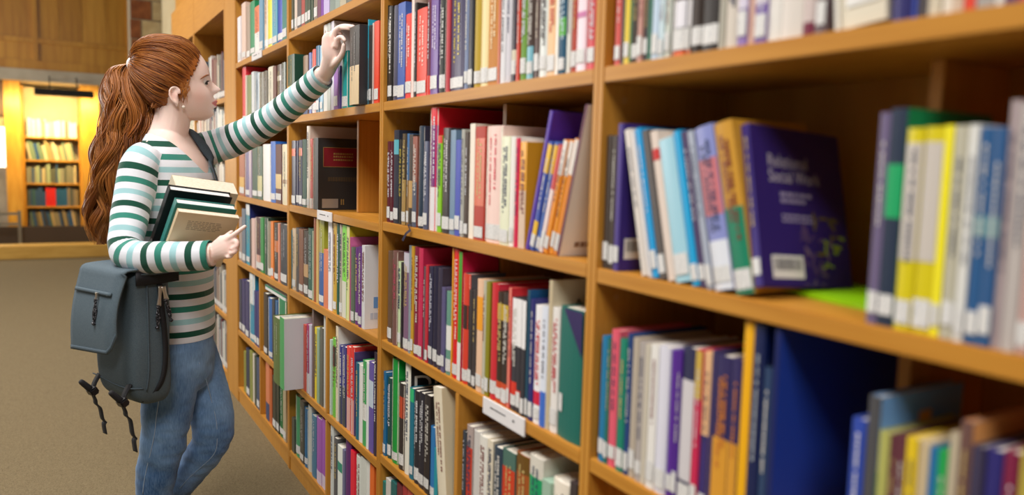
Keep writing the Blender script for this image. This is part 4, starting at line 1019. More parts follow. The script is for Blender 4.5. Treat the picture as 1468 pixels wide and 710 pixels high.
py = 115 - q[:, 2] * PXM; px = 250 + (q @ np.array(HR)) * PXH; lat = q @ np.array(HF)
def gs(p, r): return np.exp(-(((co - np.array(p)) ** 2).sum(1)) / r ** 2)
hgt = 3.6 * (1 - (lat / .026) ** 2)
w_ = np.clip((hgt - np.abs(py - 144.8) * np.where(py < 144.8, .75, .85) + 1.0) * .8, 0, 1)
w_ = np.where((px > 296) & (py > 137.5) & (py < 152) & (np.abs(lat) < .03), w_ * .9, 0)[:, None]
c = np.array(SK)[None] * (1 - w_) + np.array(LIP)[None] * w_
m1 = np.clip(gs(chk, .028) * .45 + gs(earc, .016) * .55 + gs(nk, .03) * .35 + gs(nk2, .025) * .4, 0, 1)[:, None]
c = c * (1 - m1) + np.array(BL)[None] * m1
ca.data.foreach_set('color', np.concatenate([c, np.ones((nv, 1))], 1).astype('f').ravel())
mB = mat('skin', 'e6bfae', .48, .35)
N, L, b = nodes(mB); an = N.new('ShaderNodeAttribute'); an.attribute_name = 'tint'; L.new(an.outputs['Color'], b.inputs['Base Color'])
b.inputs['Subsurface Weight'].default_value = .12; b.inputs['Subsurface Radius'].default_value = (.012, .005, .003); b.inputs['Subsurface Scale'].default_value = .5
wchild('body', body, mB)
# eyes, lashes, brows, earring
def ball(name, c, r, m, parent=None, seg=16, squash=(1, 1, 1)):
    bm = bmesh.new(); bmesh.ops.create_uvsphere(bm, u_segments=seg, v_segments=seg // 2 + 2, radius=r)
    me = bpy.data.meshes.new(name); bm.to_mesh(me); bm.free(); me.shade_smooth()
    for v in me.vertices: v.co = Vector((v.co.x * squash[0], v.co.y * squash[1], v.co.z * squash[2])) + c
    return wchild(name, me, m, parent)
EYEW = mat('eye_white', 'd8d2cc', .2); IRIS = mat('iris', '3a4a50', .15); LASH = mat('lash', '2a1a14', .7); BROW = mat('brow_hair', '8a5430', .8)
hg = Geo(); hg.rings(head_rings()); hbv = BVHTree.FromPolygons([Vector(v) for v in hg.V], hg.F)
def on_head(px, py, lat, off=.0):                       # from the side: point of the head surface under a picture position
    sg = -1 if lat <= 0 else 1
    hit = hbv.ray_cast(H3(px, py, sg * .2), HF * -sg)
    return (hit[0] + HF * (sg * off)) if hit[0] else H3(px, py, sg * .05)
for sg in (-1, 1):
    ec = H3(291.6, 117.3, sg * .0315)
    ey_ = ball('eye', ec, .0120, EYEW)
    ir_ = ball('iris', ec + CR * .0078 + HF * (sg * .0015) - CU * .0005, .0054, IRIS, None, 12)
    gg = Geo(); gg.tube([(ec + CR * .0045 - CU * .0040 + HF * (sg * .0105), .0014), (ec + CR * .0090 + CU * .002 + HF * (sg * .0086), .0026), (ec + CR * .0130 + CU * .0050 + HF * (sg * .0045), .0027), (ec + CR * .0158 + CU * .0056 - HF * (sg * .001), .0015), (ec + CR * .0200 + CU * .0068 - HF * (sg * .003), .0005)], 8, 4)
    wchild('eyelashes', to_mesh('eyelashes', gg), LASH)
    gg = Geo(); gg.tube([(ec + CR * .0050 - CU * .0052 + HF * (sg * .0100), .0009), (ec + CR * .0112 - CU * .0052 + HF * (sg * .0050), .0012), (ec + CR * .0138 - CU * .0030 - HF * (sg * .002), .0005)], 8, 4)
    wchild('lower_lashes', to_mesh('lower_lashes', gg), LASH)
    ir_.parent = ey_
    gg = Geo()
    gg.tube([(on_head(286.5, 113.5, sg, .001) , .0010), (on_head(291.5, 109.6, sg, .001), .0021), (on_head(296, 106.8, sg, .001), .0025), (on_head(299, 105.8, sg, .001), .0018)], 8, 5)
    wchild('eyebrow', to_mesh('eyebrow', gg), BROW)
ball('pearl_earring', H3(262, 153.5, -.066), .0052, mat('pearl', 'f0e8dc', .15))['label'] = 'small pearl stud earring'

# ---- jeans
g = Geo()
rs, at = torso_rings(1.0, rows=HIPS); g.rings(rs)
g.tube([(G(*p), r) for p, r in NEAR_LEG], 24, 5, ref=HR); g.tube([(G(*p), r) for p, r in FAR_LEG], 24, 5, ref=HR)
jeans = voxel(g, .0055, 6, 'jeans')
kn = G(300, 630, .0); kn2 = G(236, 640, -.15); cr_ = G(272, 520, -.05)
_n = [(v.co.copy(), v.normal.copy()) for v in jeans.vertices]; _o = []
for p, nr_ in _n:
    f1 = noise.noise(Vector((p.x * 7, p.y * 7, p.z * 24 + p.x * 12)))
    f2 = noise.noise(Vector((p.x * 18, p.y * 18, p.z * 46)))
    am = .0028 + .0045 * math.exp(-((p - kn).length / .12) ** 2) + .004 * math.exp(-((p - kn2).length / .12) ** 2) + .002 * math.exp(-((p - cr_).length / .1) ** 2)
    _o += list(p + nr_ * (f1 * am + f2 * am * .5))
jeans.vertices.foreach_set('co', _o)
bm = bmesh.new(); bm.from_mesh(jeans)
an0, af0 = G(214, 760, -.08), G(229, 737, .155)
kill = [v for v in bm.verts if ((v.co - an0).length < .09 and v.co.z < .085) or ((v.co - af0).length < .08 and (v.co - af0).dot((G(226, 742, .16) - G(250, 705, .13)).normalized()) > .0)]
bmesh.ops.delete(bm, geom=kill, context='VERTS'); bm.to_mesh(jeans); bm.free(); jeans.shade_smooth()
mJ = mat('denim', '4a6c98', .85, .2, .15)
N, L, b = nodes(mJ)
tc = N.new('ShaderNodeTexCoord')
n1 = N.new('ShaderNodeTexNoise'); n1.inputs['Scale'].default_value = 5.5; n1.inputs['Detail'].default_value = 3; L.new(tc.outputs['Object'], n1.inputs['Vector'])
mp = N.new('ShaderNodeMapping'); mp.inputs['Scale'].default_value = (260, 260, 40); L.new(tc.outputs['Object'], mp.inputs[0])
n2 = N.new('ShaderNodeTexNoise'); n2.inputs['Scale'].default_value = 1; n2.inputs['Detail'].default_value = 3; L.new(mp.outputs[0], n2.inputs['Vector'])
ad = N.new('ShaderNodeMath'); ad.operation = 'MULTIPLY_ADD'; ad.inputs[1].default_value = .35; L.new(n2.outputs[0], ad.inputs[0]); L.new(n1.outputs[0], ad.inputs[2])
rp = N.new('ShaderNodeValToRGB'); rp.color_ramp.elements[0].position = .45; rp.color_ramp.elements[1].position = .9
rp.color_ramp.elements[0].color = lin('2f5586'); rp.color_ramp.elements[1].color = lin('86abd6'); L.new(ad.outputs[0], rp.inputs[0]); L.new(rp.outputs[0], b.inputs['Base Color'])
wchild('jeans', jeans, mJ)['label'] = 'faded blue denim jeans'
jbv = BVHTree.FromPolygons([v.co + BASE for v in jeans.vertices], [p.vertices[:] for p in jeans.polygons])
def seam(pts, name='seam'):
    gg = Geo(); P = []
    for x, y in pts:
        o_ = G(x, y, -.6); h_ = jbv.ray_cast(o_, (G(x, y, .6) - o_).normalized())
        if h_[0]: P.append((h_[0] + h_[1] * .0012, .0013))
    if len(P) > 2:
        gg.tube(P, 6, 3); wchild(name, to_mesh(name, gg), mat('seam_thread', '9db2cc', .8))
seam([(229, 560), (227, 580), (224, 600), (222, 620), (217, 645), (211, 670), (207, 690), (205, 708)])
seam([(285, 520), (295, 545), (303, 575), (310, 605), (311, 635), (306, 652), (290, 668), (272, 684), (258, 700)])
# shoes
SHOE = mat('shoe_canvas', '3a3a40', .7); SOLE = mat('shoe_sole', 'd8d4c8', .6)
for ank, toe, fl in ((ankN, toeN, 0), (ankF, toeF, 1)):
    gg = Geo(); h = (toe - ank); h.z = 0; h.normalize()
    a = ank - h * .03
    if fl:
        gg.tube([(ank + Z3 * .01, .045), (ank - Z3 * .03, .044), (ank.lerp(toe, .5), .045, .04), (toe + h * .012 + Z3 * .004, .036, .026)], 16, 5, round_ends=True)
    else:
        gg.tube([(a + Z3 * .02 - h * .005, .02, .03), (a - Z3 * .035, .038, .04), (a.lerp(toe, .35) - Z3 * .03, .043, .05), (a.lerp(toe, .7) - Z3 * .018, .043, .04), (toe + h * .012 + Z3 * .006, .036, .03)], 16, 5, round_ends=True)
    me = voxel(gg, .005, 3, 'shoe')
    mz = min(v.co.z for v in me.vertices)
    for v in me.vertices: v.co.z = max(.003, v.co.z - min(mz, 0) * 0)
    s = wchild('shoe', me, SHOE)
# ---- hair: swept to a ponytail, strand by strand over a base shell
def strand_mesh(name, paths, radii, cols, sides=3):
    V, Fc, C = [], [], []
    for P, R, c in zip(paths, radii, cols):
        b0 = len(V); m = len(P); ref = Vector((.3, .5, .8))
        for i, p in enumerate(P):
            tg = (P[min(i + 1, m - 1)] - P[max(i - 1, 0)]).normalized()
            u = ref - tg * ref.dot(tg)
            if u.length < 1e-5: u = tg.orthogonal()
            u.normalize(); ref = u; v = tg.cross(u)
            t = i / (m - 1); r = R * (.55 + .45 * math.sin(math.pi * min(1, t * 1.15 + .12))) if t < .85 else R * max(.12, (1 - t) / .15 * .7)
            for j in range(sides):
                a = 2 * math.pi * j / sides
                V.append(p + u * (r * math.cos(a)) + v * (r * math.sin(a))); C.append(c)
        for i in range(m - 1):
            for j in range(sides):
                a = b0 + i * sides + j; d = b0 + i * sides + (j + 1) % sides
                Fc.append((a, d, d + sides, a + sides))
    me = mesh(name, V, Fc, True)
    at = me.color_attributes.new('tint', 'FLOAT_COLOR', 'POINT')
    buf = []
    for c in C: buf += [c[0], c[1], c[2], 1]
    at.data.foreach_set('color', buf)
    return me
mH = mat('auburn_hair', '8a4a22', .38, .45)
N, L, b = nodes(mH); an = N.new('ShaderNodeAttribute'); an.attribute_name = 'tint'; L.new(an.outputs['Color'], b.inputs['Base Color'])
HC = [Vector(lin(c)[:3]) for c in ('7a4018', '96551f', 'ae6a2c', 'c5823f', '5e2e12')]
rh = random.Random(11)
def hcol(): return rh.choice(HC).lerp(rh.choice(HC), rh.random())
TIE = H3(196, 97, 0)
HLINE = [(60, 300), (72, 288), (77, 286), (84, 285.5), (92, 284), (100, 280.5), (108, 276), (114, 272), (120, 268), (126, 264), (130, 258), (131, 246), (142, 241), (150, 240), (158, 236), (166, 228), (174, 222), (190, 215)]
def hline(py):
    for i in range(len(HLINE) - 1):
        if HLINE[i][0] <= py <= HLINE[i + 1][0]:
            u = (py - HLINE[i][0]) / (HLINE[i + 1][0] - HLINE[i][0]); return HLINE[i][1] + (HLINE[i + 1][1] - HLINE[i][1]) * u
    return 215
# base shell
cap = Geo(); cr2 = head_rings(.0045); n = len(cr2[0])
for r in cr2: cap.V += [tuple(v) for v in r]
for i in range(len(cr2) - 1):
    py = (LVs[i][0] + LVs[i + 1][0]) / 2
    for j in range(n):
        a = i * n + j; c = i * n + (j + 1) % n
        q = (Vector(cap.V[a]) + Vector(cap.V[c + n])) / 2 - HO; px = 250 + q.dot(HR) * PXH
        if px < hline(py) - 1.5 and py < 170: cap.F.append((a, c, c + n, a + n))
cap.F.append(tuple(range(n)))
cm = to_mesh('hair_shell', cap)
atc = cm.color_attributes.new('tint', 'FLOAT_COLOR', 'POINT')
for d_ in atc.data: d_.color = tuple(HC[1]) + (1,)
HCEN = H3(243, 118, 0)
paths, radii, cols = [], [], []
def surf(dirv, off):
    o_ = HCEN + dirv * .3
    h_ = hbv.ray_cast(o_, -dirv)
    return (h_[0] + dirv * off) if h_[0] else HCEN + dirv * (.09 + off)
tdir = (TIE - HCEN).normalized()
for k in range(1500):
    py = rh.uniform(70, 168) if k % 3 else rh.uniform(70, 128)
    sg = -1 if rh.random() < .72 else 1
    px = hline(py) - abs(rh.gauss(0, 1)) * (6 if rh.random() < .6 else 26)
    st = on_head(px, py, sg)
    if k % 6 == 0:                                        # from the crown line
        lat = rh.uniform(-.05, .05); py = rh.uniform(70, 80); st = H3(rh.uniform(262, 287), py, lat)
    d0 = (st - HCEN).normalized()
    off = rh.uniform(.004, .0105) + (.006 if py < 90 else 0)
    P = []; m = 13
    ang = d0.angle(tdir)
    if ang < .15: continue
    sag = rh.uniform(-.1, .12)
    ax = d0.cross(tdir).normalized()
    for i in range(m):
        t = i / (m - 1)
        dv = (d0 * math.sin((1 - t) * ang) + tdir * math.sin(t * ang)) / math.sin(ang)
        dv = (dv + ax * (sag * math.sin(math.pi * t)) * .6).normalized()
        wob = .0012 * math.sin(t * 9 + k)
        q = surf(dv, (off * min(1, .25 + t * 3.5)) + wob + .004 * t)
        if t > .8: q = q.lerp(TIE + HF * rh.uniform(-.01, .01) + CU * rh.uniform(-.012, .012), (t - .8) / .2 * .75)
        P.append(q)
    paths.append(P); radii.append(rh.uniform(.0011, .0021)); cols.append(hcol())
# loose wisps before the ear and at the nape
for k in range(46):
    x = rh.uniform(258, 271); y = rh.uniform(112, 126)
    P = [on_head(x - t * rh.uniform(2, 9) + 2.2 * math.sin(t * 5 + k), y + t * rh.uniform(12, 30), -1, .004) for t in (0, .2, .4, .6, .8, 1)]
    paths.append(P); radii.append(rh.uniform(.0007, .0014)); cols.append(HC[3].lerp(HC[2], rh.random()))
for k in range(30):
    x = rh.uniform(222, 238); P = [on_head(x - 7 * t, 136 + 22 * t + rh.uniform(-3, 3), -1, .004) for t in (0, .25, .5, .75, 1)]
    paths.append(P); radii.append(.0009); cols.append(hcol())
hm = strand_mesh('hair', paths, radii, cols)
hair = wchild('hair', hm, mH); hair['label'] = 'auburn red hair swept back into a ponytail'
wchild('hair_shell', cm, mH)
# ponytail
CL = [(196, 97, 0), (182, 93, -.008), (175, 106, -.015), (180, 132, -.025), (182, 160, -.04), (175, 192, -.06), (165, 225, -.075), (157, 258, -.08), (152, 290, -.08), (150, 320, -.08), (153, 350, -.08)]
WD = [(.012, .012), (.036, .026), (.052, .036), (.064, .045), (.068, .048), (.070, .05), (.062, .048), (.055, .045), (.050, .042), (.046, .036), (.028, .022)]
CLs = crom([a + b_ for a, b_ in zip(CL, WD)], 4); m = len(CLs)
paths, radii, cols = [], [], []
clumps = [(math.sqrt(rh.random()), rh.uniform(0, 6.28), rh.uniform(0, 6.28), rh.uniform(2.6, 4.4), rh.choice(HC).lerp(rh.choice(HC), rh.random())) for _ in range(60)]
for k in range(1700):
    cr0, ca0, ph, fq, cc = rh.choice(clumps)
    rr = max(0, min(1.08, cr0 + rh.gauss(0, .10))); aa = ca0 + rh.gauss(0, .16)
    end = m if rh.random() < .35 else int(m * rh.uniform(.68, 1)); P = []
    for i in range(end):
        px, py, d_, wx, wd_ = CLs[i]; t = i / (m - 1)
        c = G(px, py, d_)
        am = min(1, t * 3) * (.010 + .008 * t)
        wv = math.sin(fq * 6.28 * t + ph) * am
        wv2 = math.cos(fq * 6.28 * t * .9 + ph * 1.7) * am
        e = 1 - .25 * (1 if rr < .5 else 0) * t
        P.append(c + HR * (wx * rr * math.cos(aa) * e + wv) + HF * (wd_ * rr * math.sin(aa) + wv2) + Z3 * (wx * .25 * math.cos(aa) * rr * (1 - t)))
    if len(P) > 6:
        paths.append(P); radii.append(rh.uniform(.0010, .0021)); cols.append(cc.lerp(hcol(), .3))
for k in range(40):                                    # flyaway ends
    i0 = rh.randint(14, m - 10); P = []
    sgn = -1 if rh.random() < .75 else 1; am = rh.uniform(.8, 1.35); ph = rh.uniform(0, 6)
    for i in range(i0, m):
        px, py, d_, wx, wd_ = CLs[i]; t = (i - i0) / max(1, m - i0)
        P.append(G(px, py, d_) + HR * (sgn * wx * (.8 + (am - .8) * t) + .008 * math.sin(t * 7 + ph)) + HF * (.02 * math.sin(ph)))
    paths.append(P); radii.append(.0007); cols.append(HC[3])
pm = strand_mesh('ponytail', paths, radii, cols)
wchild('ponytail', pm, mH)['label'] = 'long wavy auburn ponytail'
# white hair tie
gg = Geo(); R_ = []
ax = (G(178, 94, -.008) - TIE).normalized(); u1 = ax.orthogonal().normalized(); v1 = ax.cross(u1)
cT = TIE.lerp(G(178, 94, -.008), .12)
rgs = []
for j in range(28):
    a = 2 * math.pi * j / 28; dr_ = u1 * math.cos(a) + v1 * math.sin(a)
    rgs.append([cT + dr_ * (.0205 + .0042 * math.cos(b_)) + ax * (.0052 * math.sin(b_)) for b_ in [2 * math.pi * q / 8 for q in range(8)]])
rgs.append(rgs[0]); gg.rings(rgs, cap=False)
wchild('hair_tie', to_mesh('hair_tie', gg), mat('hair_tie_white', 'f2eeec', .5))['label'] = 'white hair tie'

# ---- books held against the chest
ALF, TILT = math.radians(12), math.radians(33)
bw_ = HR * math.cos(ALF) + HF * math.sin(ALF); bm_ = HR * math.sin(ALF) - HF * math.cos(ALF)
rl = math.radians(9)
hh = (Z3 * math.cos(TILT) + bm_ * math.sin(TILT)).normalized()
w2 = (bw_ * math.cos(rl) - hh * math.sin(rl)).normalized(); h2 = (hh * math.cos(rl) + bw_ * math.sin(rl)).normalized()
nn = w2.cross(h2) * -1                                  # away from the viewer
if nn.dot(HF) < 0: nn = -nn
def held_book(tl, wid, hei, th, cover, pages, label, hard=True, over=.003, spine_right=False):
    """tl: top corner nearest her body on the viewer's side"""
    o = empty('book', tl)
    tag(o, label, 'book', 'books carried on the woman\'s arm')
    M = Matrix(((w2.x, nn.x, h2.x, 0), (w2.y, nn.y, h2.y, 0), (w2.z, nn.z, h2.z, 0), (0, 0, 0, 1)))
    def piece(name, a, b_, m, bev=.0):
        V, Fc = [], []; box_data(a, b_, V, Fc); me = mesh(name, V, Fc); me.transform(M)
        bmx = bmesh.new(); bmx.from_mesh(me)
        if bev: bmesh.ops.bevel(bmx, geom=bmx.edges[:], offset=bev, segments=2, affect='EDGES', clamp_overlap=True)
        bmesh.ops.recalc_face_normals(bmx, faces=bmx.faces[:])
        bmx.to_mesh(me); bmx.free()
        return link(name, me, m, o)
    bt = .0028 if hard else .001
    ov = over if hard else 0
    piece('cover', (0, 0, -hei), (wid, bt, 0), cover, .0008)
    piece('cover', (0, th - bt, -hei), (wid, th, 0), cover, .0008)
    xs_ = (wid - bt, wid) if spine_right else (0, bt)
    piece('spine', (xs_[0], bt, -hei), (xs_[1], th - bt, 0), cover)
    piece('page_block', (ov + .0005 if spine_right else bt, bt, -hei + ov), (wid - bt if spine_right else wid - ov - .0005, th - bt, -ov - .0004), pages, .0006)
    return o, piece
CREAMP = noise_mat('cream_pages', 'ddd2bb', 'efe7d6', tuple(nn * 900), 1, 2, .8)
TAN = noise_mat('tan_cover', 'cdb48e', 'd8c4a2', (1, 1, 1), 9, 3, .6)
bk1, pc = held_book(G(256, 303.5, -.370), .178, .19, .018, TAN, CREAMP, 'tan cover book held outermost of the four in her arm', False)
V, Fc = [], []
rr_ = random.Random(4)
for i in range(6):                                       # grey print block on the cover
    x = .035
    while x < .125:
        l = rr_.uniform(.005, .016); box_data((x, -.0004, -.030 - i * .0058), (x + l, .0002, -.0275 - i * .0058), V, Fc); x += l + .003
for x0, x1 in ((.012, .165),): box_data((x0, -.0004, -.112), (x1, .0002, -.1112), V, Fc)
me = mesh('cover_print', V, Fc); me.transform(Matrix(((w2.x, nn.x, h2.x, 0), (w2.y, nn.y, h2.y, 0), (w2.z, nn.z, h2.z, 0), (0, 0, 0, 1)))); link('cover_print', me, mat('print_grey', '9a8a74', .7), bk1)
held_book(G(253, 291, -.342), .178, .195, .0275, mat('teal_cover', '2f7f78', .4), mat('white_pages', 'e6e8e8', .7), 'teal hardback between the tan and black books in her arm', True)
held_book(G(243.5, 272, -.305), .186, .215, .028, mat('black_cover', '17171a', .38), mat('white_pages', 'e6e8e8', .7), 'black hardback carried behind the teal book in her arm', True, .004)
held_book(G(252, 267, -.266), .190, .175, .062, mat('cream_card', 'd9cdb4', .6), CREAMP, 'thick cream paged book carried closest to her chest', False)

# ---- backpack
bag = empty('backpack', G(190, 570, -.2))
tag(bag, 'blue grey canvas backpack hanging at the woman\'s hip', 'backpack')
CANV = noise_mat('canvas_blue_grey', '475661', '57666f', (1, 1, 1), 500, 2, .85, .3, .0006)
CANV2 = noise_mat('canvas_dark', '414f5a', '4d5b65', (1, 1, 1), 500, 2, .85, .3, .0006)
WEB = noise_mat('webbing_black', '16161a', '222226', (1, 1, 1), 700, 2, .8, .3, .0005)
ZIPM = mat('zip_metal', 'c8c4bc', .3, metal=.9)
aw = math.radians(58)
wv_ = HR * math.cos(aw) - HF * math.sin(aw)            # along the bag's width, towards the viewer
ov_ = HR * -math.sin(aw) - HF * math.cos(aw)           # outwards, away from her back
ov_ = (HR * -.86 - HF * .51).normalized(); wv_ = (HR * .51 - HF * .86).normalized()
CNR = G(187, 395, -.37); BS = (F0 - .37) / (F0 - .30)                                # top of the near front corner
def B3(o_, w_, z_): return CNR + (ov_ * o_ + wv_ * w_ + Z3 * z_) * BS      # o<0 towards her back, w<0 away from viewer
zt, zb_ = 0.0, -.40
# main body: rounded-box sections stacked in height
def rrect(o0, o1, w0, w1, z, n=40, e=.35):
    co, cw = (o0 + o1) / 2, (w0 + w1) / 2; ho, hw = (o1 - o0) / 2, (w1 - w0) / 2; r = []
    for j in range(n):
        th = 2 * math.pi * j / n; c, s_ = math.cos(th), math.sin(th)
        r.append(B3(co + ho * math.copysign(abs(c) ** e, c), cw + hw * math.copysign(abs(s_) ** e, s_), z))
    return r
gb = Geo()
prof = [(.002, -.02, .020), (-.006, -.006, .006), (-.02, .0, .0), (-.08, .0, .0), (-.16, .004, .002), (-.24, .006, .004), (-.31, .005, .004), (-.36, -.002, .0), (-.39, -.018, -.01), (-.41, -.045, -.03), (-.418, -.075, -.06)]
rs = []
for z, oo, ww in crom(prof, 4):
    rs.append(rrect(-.135 + max(0, -ww) * .3, oo, -.232 - ww * .5, ww, z))
gb.rings(rs)
bme = to_mesh('bag_body', gb)
_o = []
for p, nr_ in [(v.co.copy(), v.normal.copy()) for v in bme.vertices]: _o += list(p + nr_ * (.004 * noise.noise(Vector((p.x * 14, p.y * 14, p.z * 9)))))
bme.vertices.foreach_set('co', _o)
wchild('bag_body', bme, CANV, bag)
# flap over the top and front
def sheet(name, fn, nu, nv, th, m, parent=bag):
    gg = Geo(); V0 = []
    for i in range(nu + 1):
        for j in range(nv + 1): V0.append(fn(i / nu, j / nv))
    me = mesh(name, V0, [(i * (nv + 1) + j, i * (nv + 1) + j + 1, (i + 1) * (nv + 1) + j + 1, (i + 1) * (nv + 1) + j) for i in range(nu) for j in range(nv)], True)
    bmx = bmesh.new(); bmx.from_mesh(me); bmesh.ops.solidify(bmx, geom=bmx.faces[:], thickness=th); bmesh.ops.recalc_face_normals(bmx, faces=bmx.faces[:]); bmx.to_mesh(me); bmx.free(); me.shade_smooth()
    o = wchild(name, me, m, parent)
    return o
def flap_fn(u, v):
    # u: from the back top edge, over the top, down the front ; v: across the width (0 far, 1 near)
    w_ = -.240 + .250 * v
    if u < .25: o_, z_ = -.14 + .15 * (u / .25), .010 + .004 * math.sin(u * 12)
    elif u < .36:
        a = (u - .25) / .11 * math.pi / 2; o_, z_ = .010 + .018 * math.sin(a), -.008 + .018 * math.cos(a)
    else:
        t = (u - .36) / .64; o_, z_ = .028 + .030 * t + .012 * math.sin(t * 3), -.008 - .222 * t
        if v > .86: z_ += .055 * ((v - .86) / .14) ** 2 * t
        z_ -= .018 * (1 - v) * t
    if u > .3 and v > .9: o_ -= .012 * (v - .9) / .1
    return B3(o_, w_, z_)
fl = sheet('flap', flap_fn, 30, 16, .006, CANV)
def flap_band(u, v): 
    p = flap_fn(.965 + .035 * u, v); return p + ov_ * .0045
sheet('flap_hem', flap_band, 2, 16, .003, CANV2).parent = fl
def fpk(u, v):                                         # zipped pocket welt across the flap
    q = flap_fn(.48 + .03 * u + .05 * (1 - v) * 0, .04 + .86 * v); return q + ov_ * .008 - Z3 * (.012 * math.sin(v * 3.14) * 0)
sheet('pocket_welt', fpk, 2, 12, .004, CANV).parent = fl
# front lower panel seam + side piping
def ribbon(name, pts, width, wdir, th, m, parent=bag, sub=5):
    Q = crom([tuple(p) for p in pts], sub); V0 = []
    for q in Q: V0 += [Vector(q) - wdir * width / 2, Vector(q) + wdir * width / 2]
    me = mesh(name, V0, [(2 * i, 2 * i + 1, 2 * i + 3, 2 * i + 2) for i in range(len(Q) - 1)], True)
    bmx = bmesh.new(); bmx.from_mesh(me); bmesh.ops.solidify(bmx, geom=bmx.faces[:], thickness=th); bmesh.ops.recalc_face_normals(bmx, faces=bmx.faces[:]); bmx.to_mesh(me); bmx.free()
    return wchild(name, me, m, parent)
# black band at the top of the side, zip running down and under
ribbon('top_band', [B3(-.012, .0055, -.012), B3(-.06, .0065, -.012), B3(-.11, .0065, -.010), B3(-.15, .004, -.008)], .042, Z3, .003, WEB)
zp = [B3(-.088, .005, -.035), B3(-.092, .007, -.10), B3(-.098, .010, -.18), B3(-.100, .011, -.25), B3(-.094, .011, -.31), B3(-.080, .007, -.352), B3(-.060, -.008, -.385), B3(-.045, -.02, -.40)]
zip_ = ribbon('zip', zp, .016, ov_, .003, WEB)
sm = [B3(-.048, .003, -.03), B3(-.048, .006, -.12), B3(-.047, .0085, -.22), B3(-.046, .009, -.30), B3(-.040, .004, -.36)]
gg = Geo(); gg.tube([(p, .0022) for p in sm], 8, 4); wchild('piping', to_mesh('piping', gg), CANV2, bag)
gg = Geo(); gg.tube([(B3(.001, w_, -.345 + .006 * math.sin(w_ * 20)), .002) for w_ in (-.24, -.18, -.12, -.06, -.01)] + [(B3(-.03, .004, -.35), .002)], 8, 4); wchild('piping', to_mesh('piping', gg), CANV2, bag)
CORD = noise_mat('braided_cord', '14141a', '9a9aa4', (1, 1, 1), 330, 1, .7, lo=.6, hi=.66)
def pull(p, dn, L_, cordL, host):
    z_ = None
    gg = Geo(); gg.tube([(p, .0075, .0022), (p + dn * L_ * .5, .0055, .002), (p + dn * L_, .0085, .0022)], 10, 4, ref=wv_.cross(dn) if False else ov_)
    z_ = wchild('zip_pull', to_mesh('zip_pull', gg), ZIPM, bag); z_.parent = host
    q = p + dn * (L_ - .004)
    c_ = Geo(); c_.tube([(q, .0032), (q + dn * cordL * .5 + ov_ * .004, .0036), (q + dn * cordL * .85, .0034), (q + dn * cordL * .93, .0062), (q + dn * cordL, .0030)], 10, 5)
    c_.tube([(q + ov_ * .006, .003), (q + dn * cordL * .5 - ov_ * .002 + wv_ * .003, .0032), (q + dn * cordL * .86, .003)], 10, 5)
    wchild('pull_cord', to_mesh('pull_cord', c_), CORD, bag).parent = host
pull(B3(-.086, .012, -.040), (-Z3 + ov_ * .10).normalized(), .060, .072, zip_)
pull(B3(-.094, .014, -.042), (-Z3 - ov_ * .22).normalized(), .042, .074, zip_)
wp = flap_fn(.49, .62) + ov_ * .016 + wv_ * .002
pull(wp, (-Z3 + ov_ * .12 - wv_ * .05).normalized(), .022, .078, fl)
# lower straps with ladder buckles
for w0, dz, L_ in ((-.205, 0, .135), (-.022, 0, .15)):
    p0 = B3(-.004, w0, -.335); pb = B3(.022, w0 + .002, -.385)
    sl_ = ribbon('strap_loop', [p0, B3(.012, w0, -.36), pb], .024, wv_, .003, WEB)
    V, Fc = [], []; box_data((-.012, -.017, -.012), (.012, .017, .012), V, Fc); me = mesh('buckle', V, Fc)
    bmx = bmesh.new(); bmx.from_mesh(me); bmesh.ops.bevel(bmx, geom=bmx.edges[:], offset=.004, segments=2, affect='EDGES'); bmx.to_mesh(me); bmx.free()
    R3 = Matrix(((ov_.x, wv_.x, 0, 0), (ov_.y, wv_.y, 0, 0), (0, 0, 1, 0), (0, 0, 0, 1)))
    me.transform(Matrix.Translation(pb) @ R3 @ Matrix.Rotation(.5, 4, 'Y')); wchild('buckle', me, mat('buckle_plastic', '101014', .4), bag).parent = sl_
    gg = Geo(); gg.tube([(pb + ov_ * .004 + Z3 * .004, .010), (pb + ov_ * .03 + Z3 * .032, .0085), (pb + ov_ * .036 + Z3 * .038, .006)], 10, 3); wchild('strap_end', to_mesh('strap_end', gg), WEB, bag).parent = sl_
    e0 = pb - Z3 * .008
    ribbon('lower_strap', [e0, e0 + ov_ * -.008 - Z3 * .02, e0 + ov_ * -.010 - Z3 * .034, e0 - ov_ * .022 - Z3 * .05, e0 - ov_ * .028 - Z3 * (L_ * .62), e0 - ov_ * .036 - Z3 * (L_ * .72), e0 - ov_ * .032 - Z3 * (L_ * .78), e0 - ov_ * .036 - Z3 * L_], .023, wv_, .0025, WEB)
# shoulder strap: from the bag, up her back, over the far shoulder and down her chest
tb = BVHTree.FromPolygons([v.co + BASE for v in shirt.vertices], [p.vertices[:] for p in shirt.polygons])
bb = BVHTree.FromPolygons([v.co + BASE for v in body.vertices], [p.vertices[:] for p in body.polygons])
def onto(o_, dr, off=.007):                              # first surface of top or body met along a ray, lifted off by the strap's thickness
    hs = [h_[0] for h_ in (t_.ray_cast(o_, dr.normalized()) for t_ in (tb, bb)) if h_[0]]
    return min(hs, key=lambda q: (q - o_).length) - dr.normalized() * off
fC, lC = facing(28); sc = G(246, 210, 0)
def round_body(py, deg, r_=.27):                         # degrees from her front towards the far side
    c_ = G(252, py, 0); a_ = math.radians(deg); dr = fC * math.cos(a_) + lC * math.sin(a_)
    return onto(c_ + dr * r_, -dr)
def at_front(a_, py): q = sc + lC * a_ + fC * .3; q.z = zl(py); return onto(q, -fC)
def at_back(a_, py): q = sc + lC * a_ - fC * .3; q.z = zl(py); return onto(q, fC)
def at_top(a_, c_): return onto(sc + lC * a_ + fC * c_ + Z3 * .085, -Z3)
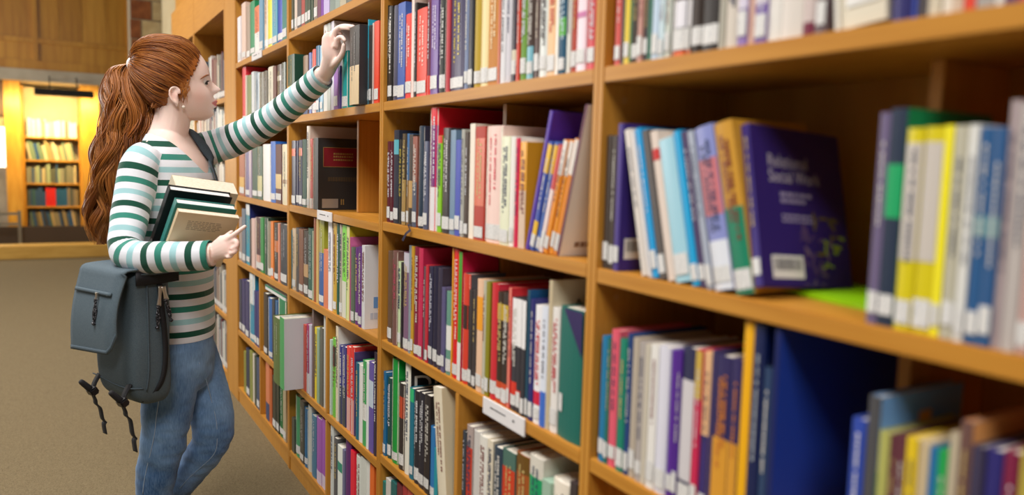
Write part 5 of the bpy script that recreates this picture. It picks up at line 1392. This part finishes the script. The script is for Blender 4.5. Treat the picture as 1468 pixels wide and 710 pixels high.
up_ = [B3(-.128, -.12, -.012), B3(-.145, -.14, .03), at_back(.0, 345), at_back(.03, 310), at_back(.06, 270), at_back(.072, 240), at_back(.074, 222), at_top(.072, -.03), at_top(.07, .0), at_top(.07, .02), at_front(.068, 222), at_front(.066, 236), at_front(.066, 250), at_front(.08, 268), round_body(290, 60), round_body(320, 95), round_body(350, 130), round_body(372, 160), B3(-.128, -.20, -.03)]
Q_ = [Vector(q) for q in crom([tuple(p) for p in up_], 5)]; V_ = []
for _ in range(6):                                       # relax the path and keep it on the outside of her top and skin
    Q_ = [Q_[0]] + [Q_[i_].lerp((Q_[i_ - 1] + Q_[i_ + 1]) / 2, .4) for i_ in range(1, len(Q_) - 1)] + [Q_[-1]]
    for i_ in range(2, len(Q_) - 2):
        for t_ in (bb, tb):
            l_, n_, k_, d_ = t_.find_nearest(Q_[i_])
            if d_ < .05 and (Q_[i_] - l_).dot(n_) < .009: Q_[i_] = l_ + n_ * .010
nrm_ = []
for q_ in Q_:
    l_, n_, k_, d_ = tb.find_nearest(q_); l2_, n2_, k2_, d2_ = bb.find_nearest(q_)
    nrm_.append((n2_ if d2_ < d_ else n_).copy())
for _ in range(8): nrm_ = [nrm_[0]] + [(nrm_[i_ - 1] + nrm_[i_] * 2 + nrm_[i_ + 1]).normalized() for i_ in range(1, len(nrm_) - 1)] + [nrm_[-1]]
for i_, q_ in enumerate(Q_):                             # the strap lies flat: its width runs across the path, along the surface
    tg_ = (Q_[min(i_ + 2, len(Q_) - 1)] - Q_[max(i_ - 2, 0)]).normalized()
    wd_ = tg_.cross(nrm_[i_]).normalized()
    if V_ and wd_.dot(V_[-1] - V_[-2]) < 0: wd_ = -wd_
    V_ += [q_ - wd_ * .017, q_ + wd_ * .017]
for i_ in range(4, len(V_) - 4):
    for _ in range(2):
        for t_ in (bb, tb):
            l_, n_, k_, d_ = t_.find_nearest(V_[i_])
            if d_ < .04 and (V_[i_] - l_).dot(n_) < .006: V_[i_] = l_ + n_ * .0065
me = mesh('shoulder_strap', V_, [(2 * i_, 2 * i_ + 1, 2 * i_ + 3, 2 * i_ + 2) for i_ in range(len(Q_) - 1)], True)
bmx = bmesh.new(); bmx.from_mesh(me); bmesh.ops.solidify(bmx, geom=bmx.faces[:], thickness=.003); bmesh.ops.recalc_face_normals(bmx, faces=bmx.faces[:]); bmx.to_mesh(me); bmx.free()
wchild('shoulder_strap', me, CANV2, bag)
